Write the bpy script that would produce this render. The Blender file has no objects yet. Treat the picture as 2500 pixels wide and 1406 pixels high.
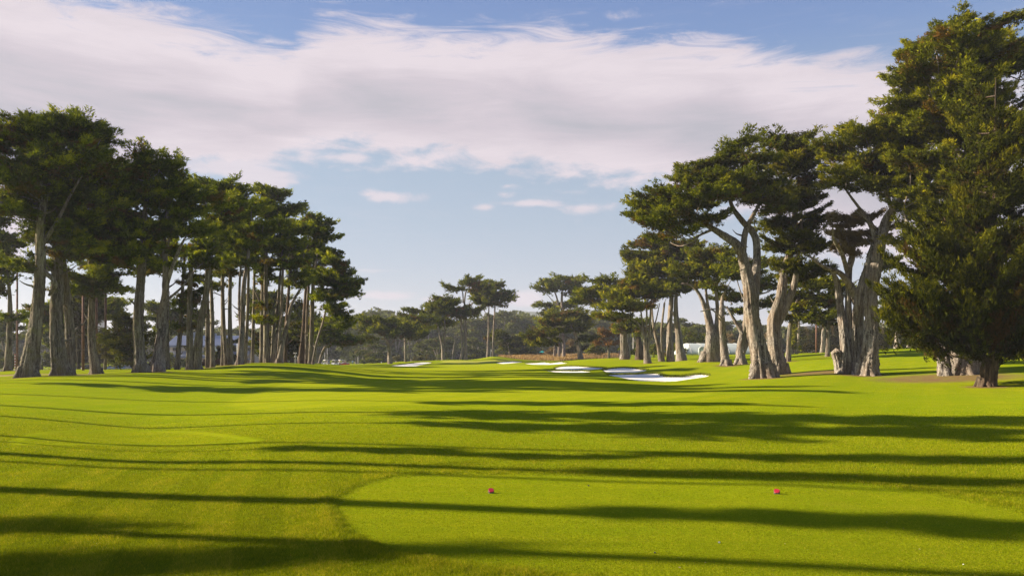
import bpy, bmesh, math, random
import numpy as np
from mathutils import Vector, Matrix, noise as mnoise

F, CX, HY, CZ = 1944.0, 1250.0, 862.0, 2.6      # focal length, principal column, horizon row (2500 px wide frame), eye height
SUN_AZ, SUN_EL = math.radians(80), math.radians(24)   # azimuth measured to the left of the view
scene = bpy.context.scene
COL = scene.collection
R = math.radians

def W(px, py, Y):
    return np.array([(px - CX) / F * Y, Y, CZ + (HY - py) / F * Y])

# ------------------------------------------------------------------ materials
def new_mat(name):
    m = bpy.data.materials.new(name); m.use_nodes = True
    nt = m.node_tree; nt.nodes.clear()
    return m, nt
class NT:
    def __init__(s, nt): s.nt = nt
    def n(s, t, **k):
        nd = s.nt.nodes.new(t)
        for a, v in k.items(): setattr(nd, a, v)
        return nd
    def l(s, a, b): s.nt.links.new(a, b)
    def val(s, sock, v):
        if hasattr(v, 'links'): s.l(v, sock)
        else: sock.default_value = v
    def math(s, op, a, b=0.0, c=0.0, clamp=False):
        nd = s.n('ShaderNodeMath', operation=op); nd.use_clamp = clamp
        s.val(nd.inputs[0], a); s.val(nd.inputs[1], b)
        if op in ('MULTIPLY_ADD', 'SMOOTH_MIN', 'COMPARE', 'WRAP'): s.val(nd.inputs[2], c)
        return nd.outputs[0]
    def ramp(s, fac, stops, interp='LINEAR'):
        nd = s.n('ShaderNodeValToRGB'); cr = nd.color_ramp; cr.interpolation = interp
        while len(cr.elements) < len(stops): cr.elements.new(0.5)
        for e, (p, c) in zip(cr.elements, stops):
            e.position = p; e.color = (*c, 1) if len(c) == 3 else c
        s.val(nd.inputs[0], fac)
        return nd.outputs[0]
    def noise(s, vec, scale, detail=4, rough=0.55, dist=0.0):
        nd = s.n('ShaderNodeTexNoise'); nd.inputs['Scale'].default_value = scale
        nd.inputs['Detail'].default_value = detail; nd.inputs['Roughness'].default_value = rough
        nd.inputs['Distortion'].default_value = dist
        if vec is not None: s.l(vec, nd.inputs['Vector'])
        return nd.outputs[0]
    def mapping(s, vec, scale=(1, 1, 1), loc=(0, 0, 0), rot=(0, 0, 0)):
        nd = s.n('ShaderNodeMapping'); nd.inputs['Scale'].default_value = scale
        nd.inputs['Location'].default_value = loc; nd.inputs['Rotation'].default_value = rot
        s.l(vec, nd.inputs['Vector']); return nd.outputs[0]
    def mix(s, fac, a, b, blend='MIX'):
        nd = s.n('ShaderNodeMix', data_type='RGBA', blend_type=blend)
        s.val(nd.inputs[0], fac)
        for sock, v in ((nd.inputs[6], a), (nd.inputs[7], b)):
            if hasattr(v, 'links'): s.l(v, sock)
            else: sock.default_value = (*v, 1) if len(v) == 3 else v
        return nd.outputs[2]
    def attr(s, name):
        nd = s.n('ShaderNodeAttribute', attribute_name=name); return nd.outputs['Fac']

def simple_mat(name, col, rough=0.6, metal=0.0, nscale=6.0, namp=0.15, bump=0.0, coat=0.0):
    m, nt = new_mat(name); g = NT(nt)
    tc = g.n('ShaderNodeTexCoord').outputs['Object']
    nz = g.noise(tc, nscale)
    dark = tuple(c * (1 - namp) for c in col); lite = tuple(min(1, c * (1 + namp)) for c in col)
    c = g.ramp(nz, [(0.3, dark), (0.7, lite)])
    b = g.n('ShaderNodeBsdfPrincipled'); g.l(c, b.inputs['Base Color'])
    b.inputs['Roughness'].default_value = rough; b.inputs['Metallic'].default_value = metal
    b.inputs['Coat Weight'].default_value = coat
    if bump:
        bp = g.n('ShaderNodeBump'); bp.inputs['Strength'].default_value = bump; g.l(nz, bp.inputs['Height']); g.l(bp.outputs[0], b.inputs['Normal'])
    o = g.n('ShaderNodeOutputMaterial'); g.l(b.outputs[0], o.inputs[0])
    return m

def leaf_mat(name, stops, trans=0.3, tcol=None):
    m, nt = new_mat(name); g = NT(nt)
    t = g.attr('tint')
    c = g.ramp(t, stops)
    b = g.n('ShaderNodeBsdfPrincipled'); g.l(c, b.inputs['Base Color']); b.inputs['Roughness'].default_value = 0.75
    b.inputs['Specular IOR Level'].default_value = 0.03
    tr = g.n('ShaderNodeBsdfTranslucent')
    tc = g.mix(1.0, c, tcol or (1.0, 1.0, 0.45), 'MULTIPLY'); g.l(tc, tr.inputs[0])
    mx = g.n('ShaderNodeMixShader'); mx.inputs[0].default_value = trans
    g.l(b.outputs[0], mx.inputs[1]); g.l(tr.outputs[0], mx.inputs[2])
    o = g.n('ShaderNodeOutputMaterial'); g.l(mx.outputs[0], o.inputs[0])
    return m

def bark_mat(name, lite, dark, warm, lich=None):
    m, nt = new_mat(name); g = NT(nt)
    tc = g.n('ShaderNodeTexCoord').outputs['Object']
    v = g.mapping(tc, (4.2, 4.2, 0.32))
    n1 = g.noise(v, 1.0, 8, 0.65, 0.6)
    v2 = g.mapping(tc, (13, 13, 1.1)); n2 = g.noise(v2, 1.0, 6, 0.7, 0.8)
    n3 = g.noise(tc, 0.35, 3); n4 = g.noise(g.mapping(tc, (22, 22, 5)), 1.0, 5, .75)
    mm = g.math('ADD', g.math('ADD', g.math('MULTIPLY', n1, 0.42), g.math('MULTIPLY', n2, 0.36)), g.math('MULTIPLY', n4, 0.22))
    c = g.ramp(mm, [(0.445, dark), (0.495, tuple(0.45 * (a + b) for a, b in zip(lite, dark))), (0.56, lite), (0.68, tuple(min(1, x * 1.15) for x in lite))])  # dark furrow colour, deepened so crevice shade is put into the bark
    c = g.mix(g.ramp(n3, [(0.4, (0, 0, 0)), (0.62, (1, 1, 1))]), c, g.mix(0.55, c, warm))
    if lich:
        c = g.mix(g.ramp(g.noise(tc, 1.3, 5), [(0.52, (0, 0, 0)), (0.66, (.5, .5, .5))]), c, lich)
    b = g.n('ShaderNodeBsdfPrincipled'); g.l(c, b.inputs['Base Color']); b.inputs['Roughness'].default_value = 0.9
    b.inputs['Specular IOR Level'].default_value = 0.1
    bp = g.n('ShaderNodeBump'); bp.inputs['Strength'].default_value = 1.0; bp.inputs['Distance'].default_value = 0.22
    g.l(mm, bp.inputs['Height']); g.l(bp.outputs[0], b.inputs['Normal'])
    o = g.n('ShaderNodeOutputMaterial'); g.l(b.outputs[0], o.inputs[0])
    return m

M = {}
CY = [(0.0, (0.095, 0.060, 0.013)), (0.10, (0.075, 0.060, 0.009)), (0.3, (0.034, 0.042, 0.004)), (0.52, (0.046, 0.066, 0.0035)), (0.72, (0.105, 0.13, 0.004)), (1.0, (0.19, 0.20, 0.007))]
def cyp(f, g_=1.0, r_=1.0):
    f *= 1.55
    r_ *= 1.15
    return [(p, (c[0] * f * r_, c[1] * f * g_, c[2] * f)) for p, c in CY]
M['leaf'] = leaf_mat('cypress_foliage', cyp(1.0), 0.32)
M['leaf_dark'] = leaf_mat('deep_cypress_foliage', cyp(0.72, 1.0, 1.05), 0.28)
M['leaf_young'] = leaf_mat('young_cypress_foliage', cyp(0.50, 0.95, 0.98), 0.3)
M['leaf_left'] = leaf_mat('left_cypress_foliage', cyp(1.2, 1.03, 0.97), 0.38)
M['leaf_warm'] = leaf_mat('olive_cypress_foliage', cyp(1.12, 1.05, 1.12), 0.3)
M['euc'] = leaf_mat('eucalyptus_foliage', [(0, (0.14, 0.10, 0.035)), (0.3, (0.095, 0.10, 0.024)), (0.6, (0.125, 0.145, 0.028)), (1, (0.22, 0.22, 0.045))], 0.3)
M['bush'] = leaf_mat('bush_foliage', [(0, (0.07, 0.075, 0.012)), (0.5, (0.12, 0.14, 0.018)), (1, (0.28, 0.24, 0.02))], 0.3)
M['olive_bush'] = leaf_mat('olive_bush_foliage', [(0, (0.07, 0.06, 0.02)), (0.5, (0.10, 0.09, 0.03)), (1, (0.16, 0.14, 0.045))], 0.3)
M['rust'] = leaf_mat('rust_foliage', [(0, (0.09, 0.085, 0.02)), (0.35, (0.15, 0.09, 0.02)), (0.7, (0.24, 0.115, 0.028)), (1, (0.32, 0.18, 0.045))], 0.35, (1, .8, .5))
M['brown'] = leaf_mat('brown_foliage', [(0, (0.10, 0.05, 0.025)), (0.5, (0.16, 0.075, 0.035)), (1, (0.24, 0.12, 0.05))], 0.3, (1, .8, .5))
M['tan'] = leaf_mat('tan_foliage', [(0, (0.17, 0.12, 0.06)), (0.5, (0.22, 0.165, 0.08)), (1, (0.28, 0.23, 0.11))], 0.35, (1, .9, .6))
M['ivy'] = leaf_mat('ivy_foliage', [(0, (0.10, 0.12, 0.01)), (0.5, (0.2, 0.2, 0.015)), (1, (0.34, 0.30, 0.02))], 0.4)
M['bark'] = bark_mat('cypress_bark', (0.37, 0.335, 0.29), (0.026, 0.018, 0.013), (0.24, 0.175, 0.12))
M['bark_left'] = bark_mat('lichened_bark', (0.32, 0.29, 0.235), (0.028, 0.022, 0.016), (0.15, 0.11, 0.065), (0.17, 0.165, 0.05))
M['bark_dark'] = bark_mat('dark_bark', (0.13, 0.10, 0.07), (0.025, 0.018, 0.013), (0.12, 0.075, 0.045))
M['bark_pale'] = bark_mat('pale_bark', (0.44, 0.40, 0.35), (0.032, 0.023, 0.017), (0.26, 0.19, 0.13))
M['wood_pole'] = simple_mat('pole_wood', (0.14, 0.062, 0.035), 0.85, nscale=3, namp=.4)
M['grey_pole'] = simple_mat('grey_pole', (0.42, 0.40, 0.37), 0.6)
M['white'] = simple_mat('white_paint', (0.78, 0.77, 0.74), 0.5, namp=.05)
M['red'] = simple_mat('red_paint', (0.36, 0.008, 0.02), 0.55, namp=.12, nscale=40)
M['log'] = bark_mat('marker_bark', (0.20, 0.16, 0.12), (0.03, 0.025, 0.02), (0.14, 0.09, 0.06))
M['roof'] = simple_mat('seam_roof_metal', (0.29, 0.33, 0.43), 0.35, 0.15, namp=.06)
M['fascia'] = simple_mat('grey_blue_fascia', (0.19, 0.22, 0.28), 0.6)
M['wall'] = simple_mat('cream_wall', (0.55, 0.49, 0.41), 0.8, namp=.07)
M['glass'] = simple_mat('dark_glass', (0.035, 0.04, 0.045), 0.1)
M['timber'] = simple_mat('brown_timber', (0.22, 0.13, 0.06), 0.7)
M['tyre'] = simple_mat('tyre_rubber', (0.02, 0.02, 0.02), 0.8)
M['teal'] = simple_mat('teal_canvas', (0.01, 0.36, 0.33), 0.7)
M['tent'] = simple_mat('tent_fabric', (0.36, 0.40, 0.37), 0.7, nscale=.5, namp=.08)
M['tent_white'] = simple_mat('tent_roof_fabric', (0.52, 0.53, 0.55), 0.6, nscale=.5, namp=.03)
M['silver'] = simple_mat('silver_paint', (0.5, 0.5, 0.5), 0.3, .6, coat=.5)
M['beige_car'] = simple_mat('beige_car_paint', (0.45, 0.40, 0.31), 0.35, .1, coat=.5)
M['blue_car'] = simple_mat('blue_car_paint', (0.22, 0.33, 0.48), 0.3, .2, coat=.5)
M['white_car'] = simple_mat('white_car_paint', (0.72, 0.74, 0.76), 0.3, 0, coat=.5)
M['red_car'] = simple_mat('red_car_paint', (0.55, 0.015, 0.02), 0.3, 0, coat=.5)
M['dark_car'] = simple_mat('dark_car_paint', (0.05, 0.06, 0.08), 0.3, 0, coat=.5)
M['black'] = simple_mat('black_seat', (0.03, 0.03, 0.035), 0.6)
M['asphalt'] = simple_mat('asphalt', (0.065, 0.063, 0.062), 0.9, nscale=2)

# ------------------------------------------------------------------ objects
def tag(o, label=None, cat=None, group=None, kind=None):
    if label: o['label'] = label
    if cat: o['category'] = cat
    if group: o['group'] = group
    if kind: o['kind'] = kind
    return o
def empty(name, loc, rz=0.0):
    o = bpy.data.objects.new(name, None); COL.objects.link(o); o.location = [float(v) for v in loc]; o.rotation_euler = (0, 0, rz)
    o.empty_display_size = 0.5
    return o
def link_mesh(name, me, mat, parent=None):
    if mat is not None and not me.materials: me.materials.append(mat)
    o = bpy.data.objects.new(name, me); COL.objects.link(o)
    if parent is not None: o.parent = parent
    return o
def np_mesh(name, verts, faces, smooth=True, fattr=None, mats=None):
    """verts (N,3), faces (M,k) with constant k"""
    me = bpy.data.meshes.new(name)
    n, m, k = len(verts), len(faces), faces.shape[1]
    me.vertices.add(n); me.vertices.foreach_set('co', np.ascontiguousarray(verts, dtype=np.float32).ravel())
    me.loops.add(m * k); me.loops.foreach_set('vertex_index', np.ascontiguousarray(faces, dtype=np.int32).ravel())
    me.polygons.add(m); me.polygons.foreach_set('loop_start', np.arange(0, m * k, k, dtype=np.int32))
    me.polygons.foreach_set('use_smooth', np.full(m, smooth, dtype=bool))
    if fattr is not None:
        a = me.attributes.new('tint', 'FLOAT', 'FACE'); a.data.foreach_set('value', np.ascontiguousarray(fattr, dtype=np.float32))
    me.update(calc_edges=True)
    return me

class MB:
    """collects simple solids; build() makes one mesh object"""
    def __init__(s): s.v = []; s.f = []
    def add(s, vs, fs):
        b = len(s.v); s.v += [tuple(v) for v in vs]; s.f += [tuple(i + b for i in f) for f in fs]
    def box(s, x0, x1, y0, y1, z0, z1, taper=0.0, top=None):
        t = taper
        a, b, c, d = (x0 + t, x1 - t, y0 + t, y1 - t) if top is None else top
        s.add([(x0, y0, z0), (x1, y0, z0), (x1, y1, z0), (x0, y1, z0), (a, c, z1), (b, c, z1), (b, d, z1), (a, d, z1)],
              [(3, 2, 1, 0), (4, 5, 6, 7), (0, 1, 5, 4), (1, 2, 6, 5), (2, 3, 7, 6), (3, 0, 4, 7)])
    def tube(s, pts, rad, n=8):
        pts = [np.array(p, float) for p in pts]
        if not hasattr(rad, '__len__'): rad = [rad] * len(pts)
        vs, fs = [], []
        for i, p in enumerate(pts):
            d = pts[min(i + 1, len(pts) - 1)] - pts[max(i - 1, 0)]; d /= np.linalg.norm(d) + 1e-9
            ref = np.array([1, 0, 0.]) if abs(d[0]) < 0.8 else np.array([0, 1, 0.])
            u = np.cross(d, ref); u /= np.linalg.norm(u); w = np.cross(d, u)
            for k in range(n):
                a = 2 * math.pi * k / n; vs.append(p + rad[i] * (math.cos(a) * u + math.sin(a) * w))
        for i in range(len(pts) - 1):
            for k in range(n):
                fs.append((i * n + k, i * n + (k + 1) % n, (i + 1) * n + (k + 1) % n, (i + 1) * n + k))
        fs.append(tuple(range(n))[::-1]); fs.append(tuple((len(pts) - 1) * n + k for k in range(n)))
        s.add(vs, fs)
    def prism(s, poly, y0, y1):
        """poly in (x,z), extruded along y"""
        n = len(poly)
        vs = [(x, y0, z) for x, z in poly] + [(x, y1, z) for x, z in poly]
        fs = [tuple(range(n)), tuple(range(2 * n - 1, n - 1, -1))] + [(i, i + n, (i + 1) % n + n, (i + 1) % n) for i in range(n)]
        s.add(vs, fs)
    def build(s, name, mat, parent=None, smooth=False, bevel=0.0):
        me = bpy.data.meshes.new(name); me.from_pydata([tuple(float(c) for c in v) for v in s.v], [], s.f)
        me.update()
        bm = bmesh.new(); bm.from_mesh(me); bmesh.ops.recalc_face_normals(bm, faces=bm.faces)
        if bevel: bmesh.ops.bevel(bm, geom=list(bm.edges), offset=bevel, segments=2, affect='EDGES', profile=0.6)
        for f in bm.faces: f.smooth = smooth
        bm.to_mesh(me); bm.free()
        return link_mesh(name, me, mat, parent)

KIDS = {}
def children_of(o): return [c for c in bpy.data.objects if c.parent == o]
def copy_tree(o, loc=None, rz=None, scale=None, label=None, group=None, cat=None):
    c = o.copy(); COL.objects.link(c)
    if loc is not None: c.location = [float(v) for v in loc]
    if rz is not None: c.rotation_euler = (0, 0, rz)
    if scale is not None: c.scale = scale if hasattr(scale, '__len__') else (scale,) * 3
    if label: c['label'] = label
    if group: c['group'] = group
    if cat: c['category'] = cat
    for ch in children_of(o):
        d = ch.copy(); COL.objects.link(d); d.parent = c
        for g in children_of(ch):
            e = g.copy(); COL.objects.link(e); e.parent = d
    return c
# ------------------------------------------------------------------ trees: geometry
# every tree: (species name, label, group, distance, trunks, clumps, options)
# trunk node: (column, row, width[, depth offset m]);  clump: (column, row, half width, half height[, depth offset m])
TREES = []
def T(label, Y, trunks, blobs, name='cypress_tree', grp=None, **o):
    TREES.append(dict(label=label, Y=Y, trunks=trunks, blobs=blobs, name=name, grp=grp, o=o))
GL = 'trees of the left grove'
GR = 'trees of the right grove'
GC = 'trees behind the green'
T('thick lichened cypress at the front of the left grove, beside the striped post', 76,
  [[(68, 922, 46), (77, 850, 38), (88, 760, 33), (97, 640, 26), (103, 540, 22), (108, 470, 14), (130, 380, 8)],
   [(80, 800, 24), (86, 700, 20), (82, 600, 16), (66, 500, 12), (50, 420, 8)],
   [(100, 600, 14), (132, 545, 10), (160, 480, 7), (200, 400, 5)], [(92, 650, 16), (130, 690, 12), (110, 720, 8)]],
  [(60, 520, 50, 22), (30, 640, 30, 14), (40, 335, 60, 35), (120, 325, 70, 38), (195, 312, 70, 32), (245, 330, 42, 30), (50, 420, 75, 40), (150, 400, 90, 42), (225, 385, 60, 35), (-30, 350, 60, 50), (5, 480, 50, 22), (110, 460, 60, 25)], grp=GL, mat='bark_left')
T('paler thick cypress right of the lichened one, close beside a slimmer trunk', 79,
  [[(150, 918, 44), (145, 800, 34), (138, 650, 30), (138, 560, 22), (150, 470, 12)]],
  [(120, 500, 70, 30), (195, 455, 80, 38), (255, 420, 60, 35), (110, 570, 60, 22), (180, 530, 70, 28), (200, 600, 60, 22), (110, 640, 40, 14), (255, 490, 50, 26)], grp=GL, mat='bark_left')
T('slimmer cypress trunk touching the pale thick one near the left end', 81.5,
  [[(170, 917, 28), (163, 800, 24), (153, 660, 18), (150, 560, 14), (170, 480, 7)]],
  [(190, 590, 60, 24), (250, 500, 60, 35), (250, 560, 50, 26), (290, 450, 45, 30)], grp=GL, mat='bark_left')
T('slender cypress standing in front of the dark range net on the left', 88,
  [[(235, 915, 28), (228, 840, 20), (222, 720, 15), (224, 620, 10), (230, 540, 6)], [(222, 700, 8), (200, 672, 6), (180, 665, 4)]],
  [(235, 600, 60, 22), (270, 545, 50, 26), (205, 640, 42, 14), (300, 610, 40, 20), (250, 660, 30, 12), (170, 700, 30, 12), (200, 705, 34, 18), (255, 700, 30, 16), (225, 680, 40, 14)], grp=GL, mat='bark_left')
T('straight pale cypress with a high crown, right of the tan leafed bush', 82,
  [[(344, 910, 36), (338, 850, 28), (340, 760, 26), (348, 640, 20), (352, 540, 14), (365, 440, 7)]],
  [(365, 385, 38, 30), (395, 410, 48, 28), (320, 420, 55, 35), (285, 470, 55, 35), (345, 470, 75, 35), (400, 460, 55, 30), (310, 530, 60, 30), (360, 560, 65, 24), (300, 640, 34, 14), (280, 590, 50, 24), (350, 620, 50, 18)], grp=GL, mat='bark_left')
T('twisted cypress with long bare white limbs forking to the right in the left grove', 84,
  [[(384, 909, 36), (388, 840, 30), (398, 760, 20), (404, 660, 16), (402, 560, 12), (420, 470, 7)],
   [(388, 800, 20), (408, 710, 14), (430, 655, 10), (452, 610, 8), (468, 588, 5)], [(405, 735, 8), (440, 700, 6), (470, 655, 4), (482, 640, 3)],
   [(402, 640, 8), (415, 590, 6), (430, 560, 4)]],
  [(425, 420, 40, 24), (440, 465, 55, 30), (415, 510, 60, 30), (470, 510, 45, 32), (440, 560, 55, 22), (400, 600, 45, 16), (480, 560, 36, 18), (500, 490, 40, 25), (390, 640, 30, 12)], grp=GL, mat='bark', open=True)
T('thin cypress cut by the left edge of the picture behind the striped post', 104,
  [[(20, 907, 20), (22, 800, 14), (22, 720, 10), (15, 640, 7)], [(22, 780, 6), (45, 765, 4)]],
  [(-10, 540, 50, 35), (25, 590, 30, 20), (-5, 620, 40, 20), (15, 660, 34, 14), (-10, 700, 34, 20), (20, 768, 34, 9)], grp=GL, mat='bark_left')
T('far leaning cypress seen between the two thickest trunks on the left', 130,
  [[(96, 905, 14), (98, 850, 12), (104, 800, 9), (118, 770, 6)]], [(110, 790, 30, 10), (95, 765, 40, 12), (125, 745, 24, 10)], grp=GL, mat='bark_left')
T('slim cypress directly behind the twisted white limbed one in the left grove', 100,
  [[(406, 904, 18), (406, 760, 13), (405, 650, 10), (410, 590, 6)]], [(380, 590, 34, 18), (420, 620, 34, 16), (350, 650, 40, 16), (320, 600, 40, 20), (390, 660, 24, 10)], grp=GL, mat='bark_left')
T('slim cypress with green boughs hanging halfway down its trunk in front of the clubhouse roof', 100,
  [[(432, 904, 15), (438, 800, 11), (446, 700, 9), (455, 600, 6)]], [(462, 715, 30, 22), (450, 752, 26, 14), (475, 680, 36, 18), (455, 790, 20, 10), (470, 610, 44, 20)], grp=GL, mat='bark_left')
T('grey cypress joined at its foot to a leaning one, before the clubhouse', 98,
  [[(464, 905, 20), (462, 830, 15), (462, 700, 13), (470, 600, 8)]], [(500, 600, 45, 24), (470, 640, 40, 16)], grp=GL, mat='bark_left')
T('cypress trunk leaning to the right from a shared foot in front of the clubhouse', 98.5,
  [[(478, 905, 28), (490, 800, 18), (503, 720, 17), (512, 650, 12), (530, 560, 7)]], [(525, 550, 50, 34), (545, 500, 50, 28), (505, 640, 40, 16)], grp=GL, mat='bark_left')
T('narrow cypress just right of the leaning trunk before the clubhouse', 110,
  [[(508, 900, 15), (505, 760, 11), (506, 660, 9), (520, 560, 5)]], [(530, 470, 46, 26), (560, 460, 40, 22), (500, 455, 36, 24)], grp=GL, mat='bark_left')
T('narrow pale cypress beside the white flag before the clubhouse', 108,
  [[(519, 898, 14), (517, 760, 10), (515, 660, 8), (530, 540, 5)]], [(560, 505, 45, 28), (550, 560, 50, 30), (545, 610, 45, 20)], grp=GL, mat='bark_left')
T('leftmost of three straight trunks close together before the clubhouse roof', 113,
  [[(544, 893, 12), (543, 780, 9), (543, 680, 8)]], [(545, 640, 38, 16), (520, 690, 30, 12)], grp=GL, mat='bark_left')
T('middle of three straight trunks close together before the clubhouse roof', 112,
  [[(553, 894, 12), (548, 760, 10), (546, 650, 8), (555, 560, 5)]], [(585, 470, 30, 20), (580, 520, 36, 22)], grp=GL, mat='bark_left')
T('brown rightmost of three straight trunks close together before the clubhouse roof', 110,
  [[(564, 893, 15), (561, 760, 11), (562, 640, 9), (570, 540, 6)]], [(590, 560, 46, 28), (575, 610, 46, 18), (560, 660, 24, 10)], grp=GL, mat='bark_left')
T('bright pale cypress with a side stem curving left, just right of the thin white pole', 106,
  [[(585, 891, 19), (590, 800, 14), (597, 700, 12), (604, 620, 9), (615, 540, 5)], [(589, 815, 10), (578, 745, 8), (576, 650, 6), (580, 600, 4)]],
  [(615, 500, 32, 20), (610, 590, 46, 22), (640, 560, 36, 22), (590, 640, 40, 14)], grp=GL, mat='bark')
T('brown cypress trunk half hidden behind the bright pale one before the clubhouse', 118,
  [[(598, 889, 11), (604, 760, 9), (607, 640, 7)]], [(610, 640, 40, 14), (625, 610, 30, 14)], grp=GL, mat='bark_left')
T('thin cypress at the right end of the clubhouse roof', 120,
  [[(616, 888, 10), (618, 720, 8), (622, 640, 5)], [(620, 705, 5), (634, 730, 5), (640, 745, 4)]], [(640, 645, 34, 16), (650, 680, 24, 12)], grp=GL, mat='bark_left')
T('tall dark pine with tufted top showing above the rest of the left grove', 122,
  [[(640, 887, 14), (640, 720, 11), (645, 600, 9), (655, 500, 6), (665, 470, 3)], [(652, 520, 4), (690, 505, 2)]],
  [(655, 466, 34, 12), (680, 468, 20, 12), (632, 495, 30, 14), (700, 505, 26, 11), (720, 512, 12, 7), (655, 520, 40, 16), (690, 545, 26, 12)], name='pine_tree', grp=GL, mat='bark_left')
T('thick straight furrowed cypress trunk on the crest of the left mound', 117,
  [[(652, 887, 19), (650, 760, 14), (649, 620, 10), (655, 560, 6)]], [(640, 560, 46, 22), (665, 600, 46, 22), (620, 560, 30, 22), (645, 745, 16, 8), (650, 780, 14, 7)], grp=GL, mat='bark_left')
T('leaning cypress between the furrowed straight trunk and the pale curved pair on the mound', 119,
  [[(667, 887, 14), (668, 810, 10), (678, 750, 9), (682, 680, 7), (690, 620, 4)]], [(690, 590, 40, 20), (700, 640, 28, 14)], grp=GL, mat='bark_left')
T('pale curved cypress trunk leftmost of the pair bending right on the left mound', 117,
  [[(668, 888, 18), (672, 840, 13), (684, 780, 10), (688, 720, 8), (690, 650, 6)]], [(710, 600, 34, 18), (690, 555, 36, 18), (670, 640, 24, 12)], grp=GL, mat='bark')
T('pale cypress trunk bending far right with a bare grey top on the left mound', 116,
  [[(682, 888, 18), (690, 840, 13), (703, 790, 11), (711, 750, 9), (722, 722, 8), (733, 706, 6)], [(680, 860, 8), (686, 800, 7), (694, 770, 5)]],
  [(735, 690, 20, 12), (720, 650, 26, 14)], grp=GL, mat='bark')
T('dark cypress trunk between the bending pale trunk and the small lamp post', 130,
  [[(696, 887, 13), (702, 800, 10), (706, 700, 8), (715, 620, 5)]], [(720, 560, 40, 24), (700, 690, 20, 10)], grp=GL, mat='bark_dark')
T('dark trunked cypress just right of the small lamp post', 134,
  [[(735, 890, 16), (742, 790, 12), (746, 700, 10), (755, 600, 6)]], [(740, 545, 36, 22), (765, 525, 24, 9), (755, 590, 46, 26), (735, 630, 40, 20), (795, 540, 16, 5)], grp=GL, mat='bark_dark')
T('thin grey cypress between two darker trunks near the right end of the left grove', 132,
  [[(749, 891, 11), (751, 790, 9), (753, 700, 8)]], [(780, 620, 40, 24), (745, 670, 36, 18), (770, 560, 34, 18), (800, 575, 24, 12)], grp=GL, mat='bark')
T('cypress with long boughs reaching out right at the right end of the left grove', 130,
  [[(759, 892, 17), (763, 790, 13), (766, 690, 10), (775, 620, 6)]], [(810, 620, 26, 14), (825, 660, 34, 18), (790, 680, 50, 26), (845, 688, 26, 12), (862, 690, 12, 6), (850, 715, 16, 9), (815, 715, 36, 16), (825, 640, 24, 10)], grp=GL, mat='bark_left')
T('thin bare cypress stem leaning right past the edge of the left grove', 127,
  [[(763, 891, 8), (774, 840, 7), (788, 790, 6), (800, 745, 5), (815, 735, 3)]], [(815, 748, 34, 12), (835, 772, 26, 10), (800, 725, 34, 12), (845, 790, 14, 5)], grp=GL, mat='bark')
T('low flat topped cypress under the long boughs at the right end of the left grove', 165,
  [[(779, 889, 8), (786, 860, 6), (800, 842, 5), (820, 832, 4)]], [(835, 827, 36, 7), (800, 815, 30, 8), (815, 800, 20, 7), (850, 835, 14, 4), (780, 830, 20, 9)], grp=GL, mat='bark')
T('dark spreading cypress behind the small lamp post on the mound', 150,
  [[(712, 889, 10), (712, 840, 8), (715, 810, 5)]], [(700, 820, 34, 12), (715, 850, 36, 16), (720, 790, 26, 9), (690, 860, 30, 14), (640, 850, 20, 16), (640, 820, 18, 10)], grp=GL, mat='bark_dark', leaf='leaf_dark')
T('low dark cypress behind the tan bush in the left grove', 105,
  [[(330, 905, 10), (325, 860, 8), (318, 820, 5)], [(330, 895, 6), (310, 870, 4)]], [(300, 815, 34, 16), (330, 790, 26, 18), (320, 845, 40, 22), (290, 850, 30, 16), (335, 880, 34, 14), (300, 775, 20, 10), (355, 830, 22, 24)], grp=GL, mat='bark_dark', leaf='leaf_dark')
T('far pale trunked cypress behind the left net and poles', 150,
  [[(192, 905, 9), (190, 850, 8), (188, 800, 6)]], [(215, 735, 44, 24), (185, 755, 30, 20), (245, 745, 30, 20), (200, 775, 40, 18), (170, 800, 24, 12), (265, 770, 30, 14), (280, 740, 30, 14), (130, 700, 24, 14)], grp=GL, mat='bark_left')
# right grove
T('huge forked grey cypress just right of the largest bunker with a wide crown reaching left', 84,
  [[(1862, 924, 62), (1855, 870, 48), (1840, 790, 42), (1832, 720, 40), (1818, 650, 30), (1800, 603, 25), (1770, 578, 20), (1730, 553, 14), (1680, 528, 9), (1620, 505, 5)],
   [(1838, 770, 30), (1848, 690, 27), (1856, 620, 22), (1853, 570, 20), (1825, 530, 17), (1803, 490, 12), (1795, 430, 7)],
   [(1814, 635, 18), (1820, 570, 16), (1838, 530, 12), (1868, 480, 7)], [(1740, 560, 8), (1700, 580, 6), (1690, 600, 3)]],
  [(1575, 492, 38, 16), (1560, 520, 26, 10), (1630, 470, 50, 20), (1600, 545, 45, 12), (1650, 565, 40, 10), (1680, 430, 50, 26), (1690, 490, 70, 22), (1745, 400, 60, 28), (1790, 372, 45, 18), (1840, 395, 45, 30), (1770, 445, 80, 26), (1850, 450, 60, 34), (1720, 530, 50, 12), (1880, 500, 40, 26), (1640, 520, 50, 12)], grp=GR, tw=1.6)
T('tall grey twisted cypress close behind and right of the huge forked one', 90,
  [[(1903, 916, 48), (1893, 840, 38), (1890, 780, 34), (1905, 720, 26), (1920, 660, 22), (1932, 600, 18), (1938, 520, 12), (1930, 440, 7)], [(1892, 800, 26), (1916, 750, 24), (1937, 690, 18), (1943, 620, 14), (1950, 540, 8)]],
  [(1878, 338, 38, 20), (1930, 345, 55, 26), (1975, 375, 45, 30), (1920, 400, 60, 34), (1985, 440, 40, 35), (1945, 480, 65, 34), (1900, 545, 50, 24), (1975, 545, 40, 26), (1985, 600, 40, 24), (1945, 640, 50, 22), (1965, 670, 50, 18), (1930, 590, 55, 26), (1990, 520, 36, 26), (1890, 480, 44, 26), (2000, 650, 36, 18)], grp=GR, leaf='leaf_dark')
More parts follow.
